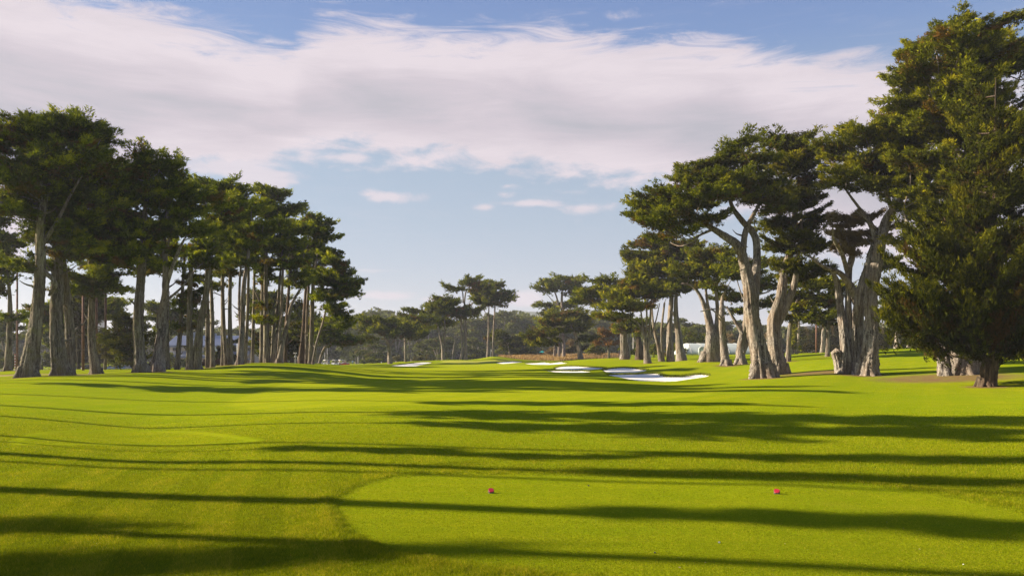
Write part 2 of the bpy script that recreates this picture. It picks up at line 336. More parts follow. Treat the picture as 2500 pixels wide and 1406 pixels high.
T('many stemmed pale cypress with cut stumps at its foot and bare spreading limbs', 84,
  [[(2064, 912, 40), (2060, 850, 26), (2055, 750, 20), (2048, 690, 16), (2030, 655, 8)], [(2082, 912, 44), (2088, 800, 32), (2094, 720, 30), (2112, 650, 25), (2127, 590, 18), (2150, 530, 9)],
   [(2092, 740, 24), (2072, 700, 20), (2040, 668, 15), (2000, 655, 10), (1962, 632, 6)], [(2074, 900, 26), (2073, 740, 18), (2078, 650, 15), (2088, 590, 11), (2068, 530, 6)],
   [(2060, 690, 14), (2080, 620, 12), (2045, 560, 6)], [(2070, 670, 14), (2045, 625, 12), (2015, 595, 8), (2000, 570, 4)], [(2102, 912, 34), (2100, 875, 34), (2098, 850, 30)], [(2052, 905, 20), (2046, 880, 22), (2040, 858, 26)], [(2120, 630, 14), (2135, 580, 9), (2120, 530, 5)]],
  [(2075, 560, 44, 20), (2110, 525, 46, 22), (2050, 540, 34, 18), (2140, 560, 40, 20), (2095, 590, 30, 12), (2060, 610, 20, 8)], grp=GR, mat='bark_pale', leaf='tan', open=True)
T('single smooth pale trunked cypress directly right of the many stemmed one', 82,
  [[(2114, 918, 52), (2121, 860, 42), (2127, 790, 38), (2126, 720, 35), (2140, 640, 32), (2150, 580, 29), (2170, 530, 25), (2195, 490, 17), (2215, 440, 9)],
   [(2142, 590, 18), (2132, 540, 13), (2112, 500, 8), (2085, 450, 5)], [(2178, 515, 13), (2158, 455, 9), (2125, 400, 5)], [(2140, 560, 10), (2110, 530, 6), (2090, 515, 3)]],
  [(2045, 350, 46, 26), (2090, 330, 50, 28), (2100, 400, 55, 26), (2150, 320, 60, 34), (2175, 385, 65, 34), (2130, 450, 50, 18), (2215, 440, 60, 30), (2230, 350, 55, 40), (2035, 395, 36, 18), (2200, 280, 50, 30), (2230, 500, 40, 20), (2060, 430, 40, 18), (2190, 350, 60, 34), (2250, 410, 50, 36)], grp=GR, mat='bark_pale', leaf='leaf_warm', tw=1.8, open=True)
T('tallest cypress, massive gnarled foot behind the dark young one at the right edge', 76,
  [[(2350, 916, 62), (2350, 860, 56), (2352, 780, 50), (2362, 600, 42), (2372, 400, 28), (2385, 200, 14), (2390, 80, 6)], [(2308, 914, 36), (2310, 870, 32), (2304, 800, 26), (2260, 620, 15), (2230, 500, 8)], [(2386, 917, 26), (2376, 870, 30), (2370, 790, 24)], [(2326, 917, 30), (2332, 880, 34), (2338, 800, 28)], [(2368, 918, 30), (2362, 885, 26), (2366, 800, 22)], [(2298, 914, 14), (2303, 890, 20), (2312, 830, 18)],
   [(2370, 420, 16), (2300, 330, 10), (2250, 250, 5)], [(2376, 350, 16), (2430, 280, 10), (2480, 200, 5)]],
  [(2325, 62, 50, 24), (2395, 70, 50, 30), (2460, 62, 46, 24), (2260, 108, 45, 18), (2300, 140, 80, 32), (2390, 150, 80, 40), (2480, 140, 60, 45), (2230, 190, 60, 26), (2320, 220, 90, 40), (2430, 240, 90, 50), (2200, 248, 50, 22), (2260, 290, 80, 36), (2350, 330, 90, 50), (2450, 360, 80, 60), (2250, 390, 60, 36), (2330, 440, 80, 45), (2540, 280, 60, 70), (2550, 160, 60, 50), (2420, 470, 80, 50), (2540, 430, 60, 60), (2290, 520, 60, 40), (2250, 565, 50, 26), (2245, 470, 50, 30)], grp=GR, leaf='leaf_warm', tw=1.2)
T('dark bushy young cypress with a pointed leader and low skirts at the right edge', 61,
  [[(2408, 945, 42), (2410, 860, 38), (2416, 700, 24), (2424, 500, 14), (2432, 300, 6), (2436, 188, 2)]],
  [(2436, 208, 6, 20), (2434, 245, 11, 24), (2431, 285, 18, 26), (2434, 325, 24, 28), (2428, 375, 34, 32), (2423, 430, 48, 34), (2400, 490, 66, 36), (2465, 500, 60, 40), (2345, 565, 76, 36), (2465, 580, 90, 50), (2285, 640, 84, 38), (2400, 680, 130, 52), (2230, 715, 66, 34), (2500, 700, 100, 55), (2290, 755, 120, 38), (2420, 780, 130, 42), (2240, 795, 80, 20), (2330, 825, 80, 20), (2480, 810, 100, 32), (2560, 600, 80, 70), (2600, 750, 80, 70)], grp=GR, mat='bark_dark', leaf='leaf_young', plume=1.5)
T('slim pale bare cypress stem between the tent and the huge forked tree', 116,
  [[(1773, 894, 26), (1769, 840, 19), (1761, 775, 17), (1766, 730, 10), (1768, 712, 5)], [(1762, 785, 6), (1740, 756, 5), (1712, 760, 3)]],
  [(1790, 665, 40, 20), (1760, 700, 26, 10)], grp=GR)
T('short forked grey cypress right of the slim pale stem', 118,
  [[(1808, 891, 26), (1812, 840, 24), (1820, 790, 17), (1818, 740, 8)], [(1814, 815, 15), (1797, 785, 10), (1778, 748, 6)], [(1812, 870, 12), (1825, 840, 12), (1834, 815, 9)]],
  [(1835, 660, 46, 26), (1790, 640, 36, 20), (1850, 700, 30, 18)], grp=GR)
T('broad dark multiple stemmed cypress hiding the middle of the tent', 126,
  [[(1732, 884, 42), (1735, 830, 34), (1731, 790, 20), (1714, 730, 11), (1692, 700, 7), (1665, 692, 4)], [(1748, 884, 30), (1750, 820, 24), (1752, 760, 12), (1746, 690, 8)], [(1738, 800, 16), (1728, 740, 8), (1722, 690, 6)]],
  [(1715, 625, 46, 20), (1680, 660, 50, 20), (1750, 615, 46, 18), (1755, 655, 50, 22), (1720, 690, 40, 14), (1700, 610, 30, 10)], grp=GR, leaf='leaf_warm')
T('straight pale grey cypress left of the tent with a tall layered crown', 150,
  [[(1638, 887, 22), (1636, 800, 15), (1640, 730, 13), (1642, 680, 8), (1640, 620, 4)]],
  [(1580, 590, 36, 12), (1620, 602, 40, 15), (1570, 625, 42, 15), (1640, 625, 50, 20), (1680, 600, 36, 14), (1600, 655, 60, 18), (1550, 665, 36, 14), (1545, 620, 22, 9), (1690, 640, 30, 16)], grp=GR, leaf='leaf_warm')
T('thicker pale cypress whose two stems lean together left of the tent', 146,
  [[(1664, 882, 30), (1656, 820, 18), (1650, 760, 13), (1652, 690, 8)], [(1664, 860, 12), (1654, 790, 8), (1646, 760, 5)]],
  [(1655, 665, 50, 18), (1700, 650, 36, 16), (1640, 700, 60, 16), (1690, 690, 40, 14)], grp=GR, leaf='leaf_warm')
T('small vase shaped cypress with many fine stems in front of the dark stump', 142,
  [[(1582, 889, 22), (1577, 850, 13), (1571, 820, 7), (1558, 790, 5), (1535, 775, 3.5), (1500, 745, 2.5)], [(1580, 862, 10), (1586, 800, 7), (1588, 735, 4)], [(1575, 835, 7), (1578, 760, 5), (1570, 705, 3)], [(1573, 825, 5), (1562, 750, 4), (1545, 715, 2.5)], [(1578, 850, 7), (1600, 790, 4), (1612, 740, 2.5)]],
  [(1560, 705, 56, 15), (1520, 722, 40, 12), (1600, 715, 44, 14), (1540, 745, 50, 10), (1490, 748, 34, 9), (1465, 768, 20, 5), (1500, 770, 36, 7), (1535, 685, 30, 12)], grp=GR, leaf='leaf_warm')
T('double stemmed brown cypress between the vase shaped one and the straight pale one', 150,
  [[(1616, 883, 18), (1607, 845, 10), (1596, 800, 7), (1590, 740, 4)], [(1618, 880, 12), (1614, 810, 7), (1620, 740, 5)], [(1612, 820, 5), (1628, 790, 4), (1635, 770, 3)]],
  [(1605, 690, 46, 14), (1580, 675, 36, 12), (1630, 715, 30, 10)], grp=GR, leaf='leaf_warm', mat='bark')
T('stout pale broken cypress trunk by the straw coloured grass', 165,
  [[(1524, 879, 26), (1523, 850, 19), (1522, 820, 18), (1524, 803, 16), (1510, 795, 8)]], [(1528, 790, 30, 9), (1512, 800, 20, 7), (1545, 800, 18, 7)], grp=GR)
T('stout dark cypress trunk between the broken pale one and the vase shaped one', 163,
  [[(1563, 880, 28), (1560, 845, 17), (1557, 805, 11), (1560, 780, 6)]], [(1553, 785, 28, 10), (1562, 800, 22, 10)], grp=GR, mat='bark_dark')
T('cypress whose bare limb angles up left into a flat tufted crown, above the straw grass', 175,
  [[(1535, 876, 10), (1528, 820, 9), (1500, 775, 8), (1480, 752, 7), (1462, 735, 5)]],
  [(1472, 684, 28, 8), (1445, 708, 34, 10), (1432, 728, 28, 7), (1484, 710, 34, 11), (1510, 692, 26, 9), (1420, 735, 16, 5), (1500, 730, 26, 8)], grp=GR)
T('dark leafy cypress filling the gap behind the tall twisted grey one', 112,
  [[(1925, 884, 14), (1930, 800, 12), (1945, 740, 8), (1965, 700, 5)]],
  [(1970, 690, 46, 18), (1990, 725, 46, 18), (1950, 745, 46, 18), (1985, 770, 44, 14), (2020, 690, 30, 12), (1935, 710, 30, 16), (1915, 775, 28, 14)], grp=GR, leaf='leaf_warm')
T('leafy cypress behind the fork of the huge one, crown filling below its limbs', 128,
  [[(1856, 884, 12), (1850, 800, 10), (1846, 720, 7)]],
  [(1870, 690, 36, 20), (1850, 640, 30, 16), (1875, 740, 30, 18), (1780, 720, 36, 14), (1800, 755, 26, 10)], grp=GR, leaf='leaf')
T('dark cypress behind the many stemmed pale one, seen below its bare limbs', 120,
  [[(2020, 872, 12), (2022, 800, 9), (2026, 720, 6)]],
  [(2030, 700, 30, 18), (2010, 740, 30, 16), (2015, 780, 24, 14), (2160, 640, 36, 20), (2045, 770, 16, 10)], grp=GR, leaf='leaf_dark')
T('leafless broken stub trunk wrapped by yellow green ivy, right of the tall twisted one', 178,
  [[(1929, 867, 20), (1928, 850, 12), (1931, 835, 8)], [(1944, 867, 9), (1946, 830, 7), (1944, 780, 5)]],
  [], name='ivy_covered_tree', grp=GR, mat='bark_pale', ivy=[(1943, 765, 9, 22), (1940, 800, 12, 24), (1938, 835, 12, 18), (1946, 850, 9, 9)])
T('short pale trunk standing before the right range net', 172,
  [[(2008, 863, 14), (2009, 835, 11), (2010, 810, 10), (2016, 780, 6)]], [(2000, 780, 30, 10), (2025, 770, 26, 9)], grp=GR, mat='bark_pale')
T('first of the pale trunks far right behind the young dark cypress skirts', 165,
  [[(2190, 852, 15), (2190, 800, 12), (2190, 760, 9)]], [(2180, 740, 40, 16), (2200, 720, 30, 14)], grp=GR, mat='bark_pale')
T('second pale trunk far right, thinner and nearer the gnarled foot', 162,
  [[(2220, 851, 12), (2219, 810, 9), (2216, 780, 7)]], [(2225, 750, 30, 16)], grp=GR, mat='bark_pale')
T('pale trunk at the far right edge beyond the dark young cypress', 158,
  [[(2496, 846, 14), (2494, 810, 10), (2494, 780, 8)]], [(2500, 770, 30, 16)], grp=GR, mat='bark_pale')
# centre
T('low spreading round headed cypress with a forked pale trunk left of the green', 215,
  [[(952, 890, 15), (951, 862, 11), (949, 838, 9), (938, 822, 6), (926, 808, 4), (915, 795, 3)], [(951, 845, 7), (963, 828, 5), (976, 812, 4)], [(950, 842, 5), (951, 820, 4)]],
  [(898, 800, 22, 16), (893, 822, 16, 14), (915, 785, 30, 10), (945, 786, 36, 12), (980, 800, 32, 13), (895, 780, 18, 9), (1005, 808, 22, 12), (960, 812, 26, 8), (930, 800, 24, 10), (1022, 818, 12, 8)], grp=GC, dense=1.3)
T('slim pale stemmed cypress directly right of the low round headed one', 226,
  [[(991, 885, 9), (990, 850, 7), (988, 820, 5)]], [(1005, 790, 30, 10), (1000, 772, 24, 8), (1025, 800, 18, 8)], grp=GC)
T('cypress with a wide tiered crown and two leaning stems behind the green', 236,
  [[(1083, 880, 11), (1080, 845, 8), (1073, 815, 6), (1066, 785, 4)], [(1084, 845, 6), (1086, 800, 5), (1084, 760, 3)]],
  [(1015, 758, 24, 6), (1048, 742, 24, 7), (1078, 728, 20, 6), (1100, 735, 22, 8), (1060, 760, 34, 7), (1095, 762, 30, 8), (1040, 780, 34, 7), (1080, 785, 34, 8), (1000, 770, 20, 7), (1070, 745, 34, 8)], grp=GC)
T('bare crooked pale snag beside the wide tiered cypress', 236,
  [[(1102, 880, 4.5), (1107, 855, 4), (1110, 835, 3.5), (1111, 821, 3)], [(1111, 822, 2.5), (1098, 821, 2), (1089, 820, 1.5)], [(1111, 823, 2.5), (1117, 815, 1.8), (1122, 811, 1.2)]], [], name='dead_tree', grp=GC, mat='bark_pale')
T('tall flat topped cypress with a thick pale double stem behind the green', 235,
  [[(1124, 879, 7), (1128, 850, 6), (1126, 800, 6), (1126, 770, 5)], [(1137, 877, 10), (1136, 800, 9), (1133, 750, 5), (1137, 710, 4), (1150, 695, 3)], [(1131, 740, 4), (1129, 712, 3), (1118, 703, 2)]],
  [(1118, 703, 22, 4), (1140, 693, 22, 5), (1165, 690, 20, 5), (1172, 700, 18, 5), (1125, 752, 24, 7), (1150, 762, 26, 7), (1108, 768, 20, 6), (1165, 757, 14, 4), (1150, 685, 12, 3)], grp=GC)
T('left of two slender bare stemmed umbrella cypresses behind the flagstick', 246,
  [[(1190, 872, 6), (1192, 820, 5), (1193, 770, 4), (1194, 735, 3)], [(1191, 772, 2.5), (1178, 752, 2), (1171, 741, 1.5)]],
  [(1172, 728, 18, 6), (1188, 712, 20, 6), (1178, 736, 14, 4), (1200, 700, 18, 5), (1165, 715, 8, 3)], grp=GC)
T('right of two slender bare stemmed umbrella cypresses behind the flagstick', 245,
  [[(1204, 871, 6), (1205, 810, 5), (1208, 760, 4), (1209, 725, 3)]],
  [(1212, 715, 26, 6), (1230, 716, 14, 5), (1205, 728, 18, 5), (1213, 738, 14, 5), (1208, 692, 12, 4), (1236, 726, 6, 3)], grp=GC)
T('low dark flat cypress right of the umbrella pair', 285,
  [[(1245, 872, 5), (1242, 850, 4), (1235, 835, 3)]], [(1195, 822, 26, 6), (1222, 818, 30, 8), (1252, 828, 28, 8), (1278, 838, 18, 6), (1240, 845, 30, 8), (1268, 856, 24, 7)], grp=GC, leaf='leaf_dark')
T('dark windswept cypress with a leaning trunk and boughs trailing left, standing in straw grass', 200,
  [[(1419, 879, 16), (1414, 850, 12), (1409, 825, 10), (1398, 803, 7), (1375, 787, 5), (1350, 780, 3)], [(1411, 832, 7), (1385, 824, 4), (1350, 822, 3), (1320, 828, 2)], [(1408, 815, 6), (1405, 790, 4)]],
  [(1395, 762, 34, 7), (1360, 772, 30, 8), (1415, 778, 22, 11), (1420, 800, 20, 14), (1385, 785, 36, 9), (1340, 785, 24, 7), (1330, 812, 28, 5), (1310, 822, 20, 4), (1345, 830, 26, 5), (1375, 805, 30, 7), (1430, 825, 14, 6), (1320, 836, 20, 3)], grp=GC, leaf='leaf_dark')
T('greyish left stem of the tall trio behind the windswept cypress', 262,
  [[(1354, 866, 8), (1356, 800, 6), (1357, 750, 5)]], [(1330, 745, 26, 8), (1345, 765, 30, 9), (1330, 785, 26, 8), (1320, 800, 20, 7)], grp=GC)
T('middle stem of the tall trio behind the windswept cypress', 261,
  [[(1365, 866, 8), (1364, 780, 7), (1360, 730, 5), (1350, 705, 3)]], [(1335, 690, 22, 6), (1352, 682, 24, 6), (1340, 705, 26, 6), (1380, 740, 30, 10), (1400, 765, 24, 10)], grp=GC)
T('bright pale right stem of the tall trio behind the windswept cypress', 260,
  [[(1377, 866, 10), (1374, 800, 8), (1372, 730, 7), (1374, 700, 4)], [(1370, 755, 3), (1350, 735, 2.5), (1330, 712, 1.5)]], [(1385, 680, 28, 6), (1410, 688, 24, 6), (1375, 697, 34, 8), (1420, 700, 18, 5), (1400, 712, 24, 7)], grp=GC)

# terrain heights: bases of trees first, then hand placed ground points (column, row, distance)
CTRL = [(t['trunks'][0][0][0], t['trunks'][0][0][1] - 2.0, t['Y']) for t in TREES if t['trunks'] and t['Y'] < 250]
CTRL += [(p, HY + CZ * F / Y, Y) for Y in (5, 8, 12, 16) for p in (-150, 600, 1250, 1900, 2650)]
CTRL += [(0, 1078, 23), (350, 1092, 23.5), (650, 1080, 23.5), (1250, 1090, 23), (1900, 1085, 24), (2500, 1085, 23),
         (0, 1012, 34), (350, 1040, 33), (800, 1010, 36), (1250, 1003, 38), (1900, 1005, 36), (2500, 1012, 34),
         (0, 968, 47), (380, 986, 45), (800, 972, 48), (1250, 965, 52), (1900, 965, 50), (2500, 972, 48),
         (0, 938, 62), (380, 948, 62), (900, 944, 66), (1400, 940, 68), (1900, 942, 66), (2500, 942, 60),
         (900, 920, 92), (1300, 920, 90), (700, 915, 84), (560, 925, 76), (760, 893, 108), (640, 889, 106), (560, 895, 103), (480, 903, 95),
         (930, 900, 140), (1100, 900, 145), (1250, 900, 138), (1010, 890, 195), (860, 893, 170), (1060, 888, 215), (1170, 884, 225), (1170, 879, 246), (1260, 880, 240), (1100, 881, 240),
         (1245, 886, 205), (1330, 888, 185), (1415, 898, 128), (1340, 910, 112), (1610, 931, 87), (1610, 913, 103), (1525, 905, 117), (1720, 914, 102), (1400, 905, 120),
         (1300, 877, 252), (1300, 868, 285), (1410, 879, 232), (1400, 867, 295), (1500, 876, 228), (1500, 866, 290),
         (1600, 872, 205), (1700, 868, 200), (1800, 867, 195), (1950, 864, 180), (2080, 858, 178), (2200, 851, 175), (2300, 850, 178), (2450, 850, 172), (2600, 850, 170),
         (0, 923, 78), (20, 908, 106), (300, 905, 205), (210, 906, 200), (800, 892, 268), (845, 891.5, 268), (100, 907, 170), (450, 906, 210), (600, 901, 225), (-100, 915, 150),
         (860, 892, 300), (800, 894, 330), (930, 889, 290), (1000, 888, 320), (1150, 885, 330)]
def _z(p, q, Y): return CZ + (HY - q) / F * Y
CT = [(p, Y, _z(p, q, Y)) for p, q, Y in CTRL]
for Y, zs in ((400, (-3, -3, -2.5, 0.5, 3, 3.5)), (700, (-3, -3, -2, 1, 3, 3)), (1500, (0,) * 6), (5000, (0,) * 6)):
    CT += [(p, Y, z) for p, z in zip((-150, 500, 1000, 1500, 2000, 2650), zs)]
_c = np.array(CT)
_P = np.stack([(_c[:, 0] - CX) / F * 2.6, np.log(_c[:, 1])], 1)
_Z = _c[:, 2]
def _phi(d2): return 0.5 * d2 * np.log(np.maximum(d2, 1e-12))
def _solve():
    n = len(_P); d2 = ((_P[:, None] - _P[None]) ** 2).sum(-1)
    K = _phi(d2) + np.eye(n) * 0.0012
    A = np.zeros((n + 3, n + 3)); A[:n, :n] = K; Q = np.c_[np.ones(n), _P]; A[:n, n:] = Q; A[n:, :n] = Q.T
    return np.linalg.solve(A, np.r_[_Z, 0, 0, 0])
_WT = _solve()
def _tps(u, t):
    out = np.empty(len(u))
    for i in range(0, len(u), 20000):
        a, b = u[i:i + 20000], t[i:i + 20000]
        d2 = (a[:, None] - _P[None, :, 0]) ** 2 + (b[:, None] - _P[None, :, 1]) ** 2
        out[i:i + 20000] = _phi(d2) @ _WT[:-3] + _WT[-3] + _WT[-2] * a + _WT[-1] * b
    return out
def ground(x, y):
    x = np.atleast_1d(np.asarray(x, float)); y = np.atleast_1d(np.asarray(y, float))
    r = np.hypot(x, y); phi = np.arctan2(x, y)
    s = np.clip(np.tan(np.clip(phi, -1.2, 1.2)), -0.74, 0.74)
    # inside the wedge use true depth, outside use a matching radius
    dep = np.where(np.abs(phi) < math.atan(0.74), y, r * math.cos(math.atan(0.74)))
    z = _tps(s * 2.6, np.log(np.clip(dep, 5.0, 5000)))
    w = np.clip((2.6 - np.abs(phi)) / 1.2, 0, 1); w = w * w * (3 - 2 * w)
    side = np.clip((np.abs(phi) - 0.64) / 0.5, 0, 1) * (phi < 0)      # calm ground off to the left
    z = z * w * (1 - 0.75 * side)
    far = np.clip((r - 2200) / 1500, 0, 1)
    return z * (1 - far)
def gz(x, y): return float(ground([x], [y])[0])
_YG = np.exp(np.linspace(math.log(5.5), math.log(420), 1400))
def hit(px, py, ymin=5.5):
    """first point where the ray through (px,py) meets the ground"""
    x = (px - CX) / F * _YG; rz = CZ + (HY - py) / F * _YG
    g = ground(x, _YG); k = np.nonzero((g >= rz) & (_YG >= ymin))[0]
    i = k[0] if len(k) else len(_YG) - 1
    Y = _YG[i]
    if i > 0 and len(k):
        a, b = (rz - g)[i - 1], (g - rz)[i]; Y = _YG[i - 1] + (_YG[i] - _YG[i - 1]) * (a / (a + b + 1e-9) if a > 0 else 1)
    return np.array([(px - CX) / F * Y, Y, gz((px - CX) / F * Y, Y)])

# ---- trunk tubes
def catmull(P, n):
    P = np.asarray(P, float)
    if len(P) == 2: t = np.linspace(0, 1, n)[:, None]; return P[0] * (1 - t) + P[1] * t
    Q = np.vstack([2 * P[0] - P[1], P, 2 * P[-1] - P[-2]]); m = len(P) - 1
    ts = np.linspace(0, m - 1e-6, n); out = []
    for t in ts:
        i = int(t); f = t - i; a, b, c, d = Q[i:i + 4]
        out.append(0.5 * ((2 * b) + (-a + c) * f + (2 * a - 5 * b + 4 * c - d) * f * f + (-a + 3 * b - 3 * c + d) * f ** 3))
    return np.array(out)
class Tubes:
    def __init__(s): s.V = []; s.Fq = []; s.n = 0
    def add(s, pts, rad, sides, amp=0.0, rng=None, jit=0.0):
        pts = np.asarray(pts, float); n = len(pts)
        d = np.gradient(pts, axis=0); d /= np.linalg.norm(d, axis=1)[:, None] + 1e-9
        ref = np.array([1., 0.13, 0]) if abs(d[:, 0]).mean() < 0.75 else np.array([0, 0.13, 1.])
        u = np.cross(d, ref); u /= np.linalg.norm(u, axis=1)[:, None] + 1e-9; w = np.cross(d, u)
        th = np.linspace(0, 2 * np.pi, sides, endpoint=False)[None]
        r = np.repeat(np.asarray(rad, float)[:, None], sides, 1)
        if amp and rng is not None:
            h = np.cumsum(np.r_[0, np.linalg.norm(np.diff(pts, axis=0), axis=1)])[:, None]
            f = 0
            for k, a in ((2, 0.35), (3, 0.6), (5, 0.8), (8, 0.8), (13, .8)):
                ph = rng.uniform(0, 6.28) + h * rng.uniform(-0.25, 0.25) + 0.8 * np.sin(h * rng.uniform(.2, .6) + rng.uniform(0, 6))
                f = f + a * np.sin(k * th + ph) * (0.7 + 0.5 * np.sin(h * rng.uniform(.3, .9) + rng.uniform(0, 6)))
            r = r * (1 + amp * f + rng.normal(0, amp * 0.4, r.shape))
            if sides > 30:
                for _ in range(16):
                    t0, h0, q = rng.uniform(0, 6.28), rng.uniform(0, h.max()), rng.uniform(.12, .5); dd = (th - t0 + np.pi) % (2 * np.pi) - np.pi
                    r = r * (1 + rng.uniform(-.16, .22) * np.exp(-(dd / q) ** 2 - ((h - h0) / (q * 1.6)) ** 2))
        V = pts[:, None] + r[..., None] * (np.cos(th)[..., None] * u[:, None] + np.sin(th)[..., None] * w[:, None])
        i = np.arange(n - 1)[:, None]; k = np.arange(sides)[None]; k2 = (k + 1) % sides
        F4 = np.stack([i * sides + k, i * sides + k2, (i + 1) * sides + k2, (i + 1) * sides + k], -1).reshape(-1, 4)
        s.V.append(V.reshape(-1, 3)); s.Fq.append(F4 + s.n); s.n += n * sides
        # pinch the end shut
        s.V.append((pts[-1] + d[-1] * rad[-1] * 0.8)[None]); tip = s.n; s.n += 1
        k = np.arange(sides); b = tip - sides
        s.Fq.append(np.stack([b + k, b + (k + 1) % sides, np.full(sides, tip), np.full(sides, tip)], -1))
    def mesh(s, name):
        V = np.vstack(s.V); Fq = np.vstack(s.Fq)
        me = bpy.data.meshes.new(name)
        tri = Fq[:, 2] == Fq[:, 3]
        q, t = Fq[~tri], Fq[tri][:, :3]
        loops = np.concatenate([q.ravel(), t.ravel()]).astype(np.int32)
        starts = np.concatenate([np.arange(len(q)) * 4, len(q) * 4 + np.arange(len(t)) * 3]).astype(np.int32)
        me.vertices.add(len(V)); me.vertices.foreach_set('co', V.astype(np.float32).ravel())
        me.loops.add(len(loops)); me.loops.foreach_set('vertex_index', loops)
        me.polygons.add(len(starts)); me.polygons.foreach_set('loop_start', starts)
        me.polygons.foreach_set('use_smooth', np.ones(len(starts), bool)); me.update(calc_edges=True)
        return me

# ---- foliage
def foliage(blobs, rng, L, w, rp, cov=1.6, flat=0.35, plume=0.0, kmax=5, droop=0.0, shell=0.45, round_=False, cc=(0, 0)):
    """blobs (n,6): centre, half axes.  Returns vertices, triangles, tints and the pad centres by blob."""
    tris_per = kmax; VS = []; TI = []; pads_out = []
    for cx, cy, cz, a, b, c in blobs:
        area = 4 * math.pi * (((a * b) ** 1.6 + (a * c) ** 1.6 + (b * c) ** 1.6) / 3) ** (1 / 1.6)
        n = max(4, int(area / (math.pi * rp * rp) * 1.65))
        d = rng.normal(size=(n, 3)); d[:, 2] = d[:, 2] * 0.9 + 0.15; d /= np.linalg.norm(d, axis=1)[:, None]
        rr = rng.uniform(0, 1, n) ** shell
        pc = np.array([cx, cy, cz]) + d * rr[:, None] * np.array([a, b, c]) * (0.95 if round_ else rng.uniform(.75, 1.12, (n, 1)))
        pads_out.append(pc)
        pr = rp * rng.uniform(0.65, 1.3, n)
        m = max(6, int(math.pi * rp * rp * cov / (tris_per * L * w * 0.5)))
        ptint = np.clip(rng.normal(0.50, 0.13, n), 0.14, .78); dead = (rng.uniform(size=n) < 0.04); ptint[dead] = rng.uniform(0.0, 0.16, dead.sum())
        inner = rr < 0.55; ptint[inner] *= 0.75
        rho = np.sqrt(rng.uniform(0, 1, (n, m))); th = rng.uniform(0, 2 * np.pi, (n, m)); ct, st = np.cos(th), np.sin(th)
        R_ = pr[:, None]
        sq = rng.uniform(0.7, 1.3, (n, 1))
        off = np.stack([rho * ct * R_ * sq, rho * st * R_ / sq, flat * R_ * (1 - rho ** 2) * (rng.uniform(-0.5, 1.1, (n, m)))], -1)
        if round_:
            q = rng.normal(size=(n, m, 3)); q /= np.linalg.norm(q, axis=-1, keepdims=True); q[..., 2] = np.abs(q[..., 2]) * 1.0 - 0.15
            off = q * R_[..., None] * np.array([1, 1, 0.75]) * rng.uniform(0.75, 1.05, (n, m, 1))
        if not round_:       # a bough: long, narrow, lifted at its tip
            ow = (pc[:, :2] - np.array(cc)) / (np.linalg.norm(pc[:, :2] - np.array(cc), axis=1)[:, None] + .5) + d[:, :2] * .5 + rng.normal(0, .45, (n, 2))
            ow /= np.linalg.norm(ow, axis=1)[:, None] + 1e-6
            e1 = np.c_[ow, np.zeros(n)][:, None]; e2 = np.c_[-ow[:, 1], ow[:, 0], np.zeros(n)][:, None]
            s_ = rng.uniform(-1, 1, (n, m, 1)); t_ = rng.normal(0, .36, (n, m, 1)) * (1 - .35 * np.maximum(s_, 0)); Rk = R_[..., None]
            up = np.array([0, 0, 1.0]); sp = np.maximum(s_, 0)
            off = e1 * s_ * 1.35 * Rk + e2 * t_ * Rk + up * Rk * (.34 * sp ** 1.6 - .12 * np.maximum(-s_, 0) - .25 * t_ ** 2 + rng.normal(0, .09, (n, m, 1)) + plume * .55 * s_)
        tilt = rng.normal(0, 0.13, (n, 2)); off[..., 2] += off[..., 0] * tilt[:, :1] + off[..., 1] * tilt[:, 1:]
        base = pc[:, None] + off
        outw = d.copy(); outw[:, 2] *= 0.3
        dr = outw[:, None] * (0.55 + plume * 0.5) + np.stack([ct * rho, st * rho, 0.22 + 0 * ct], -1) * 0.9 + rng.normal(0, 0.28, (n, m, 3))
        if not round_:
            dr = e1 * .8 + e2 * np.sign(t_) * np.minimum(np.abs(t_) * 1.8, .9) + up * (.2 + .45 * sp + plume * .55) + rng.normal(0, .21, (n, m, 3))
        if round_: dr = off / (R_[..., None]) * 0.8 + rng.normal(0, .5, (n, m, 3)); dr[..., 2] -= droop
        dr /= np.linalg.norm(dr, axis=-1, keepdims=True)
        K = kmax
        dk = dr[:, :, None] + rng.normal(0, 0.42, (n, m, K, 3)); dk /= np.linalg.norm(dk, axis=-1, keepdims=True)
        ln = L * rng.uniform(0.55, 1.2, (n, m, K, 1)) * np.where(rng.uniform(size=(n, m, 1, 1)) < .14, 1.75, 1.0); wd = w * rng.uniform(0.6, 1.3, (n, m, K, 1))
        side = np.cross(dk, rng.normal(size=(n, m, K, 3))); side /= np.linalg.norm(side, axis=-1, keepdims=True) + 1e-9
        bp = base[:, :, None] + rng.normal(0, L * 0.22, (n, m, K, 3)) - dk * ln * 0.35
        tri = np.stack([bp - side * wd * .5, bp + side * wd * .5, bp + dk * ln], 3)   # n,m,K,3,3
        VS.append(tri.reshape(-1, 3))
        ti = ptint[:, None, None] + rng.normal(0, 0.10, (n, m, 1)) + rng.normal(0, .05, (n, m, K)) + (0 if round_ else np.where(dead[:, None, None], 0, .26 * sp - .08))  # tips lighter: new growth, plus a sunlit look put into the tint
        TI.append(np.clip(ti, 0, 1).ravel())
    V = np.vstack(VS); Ft = np.arange(len(V)).reshape(-1, 3)
    return V, Ft, np.concatenate(TI), pads_out

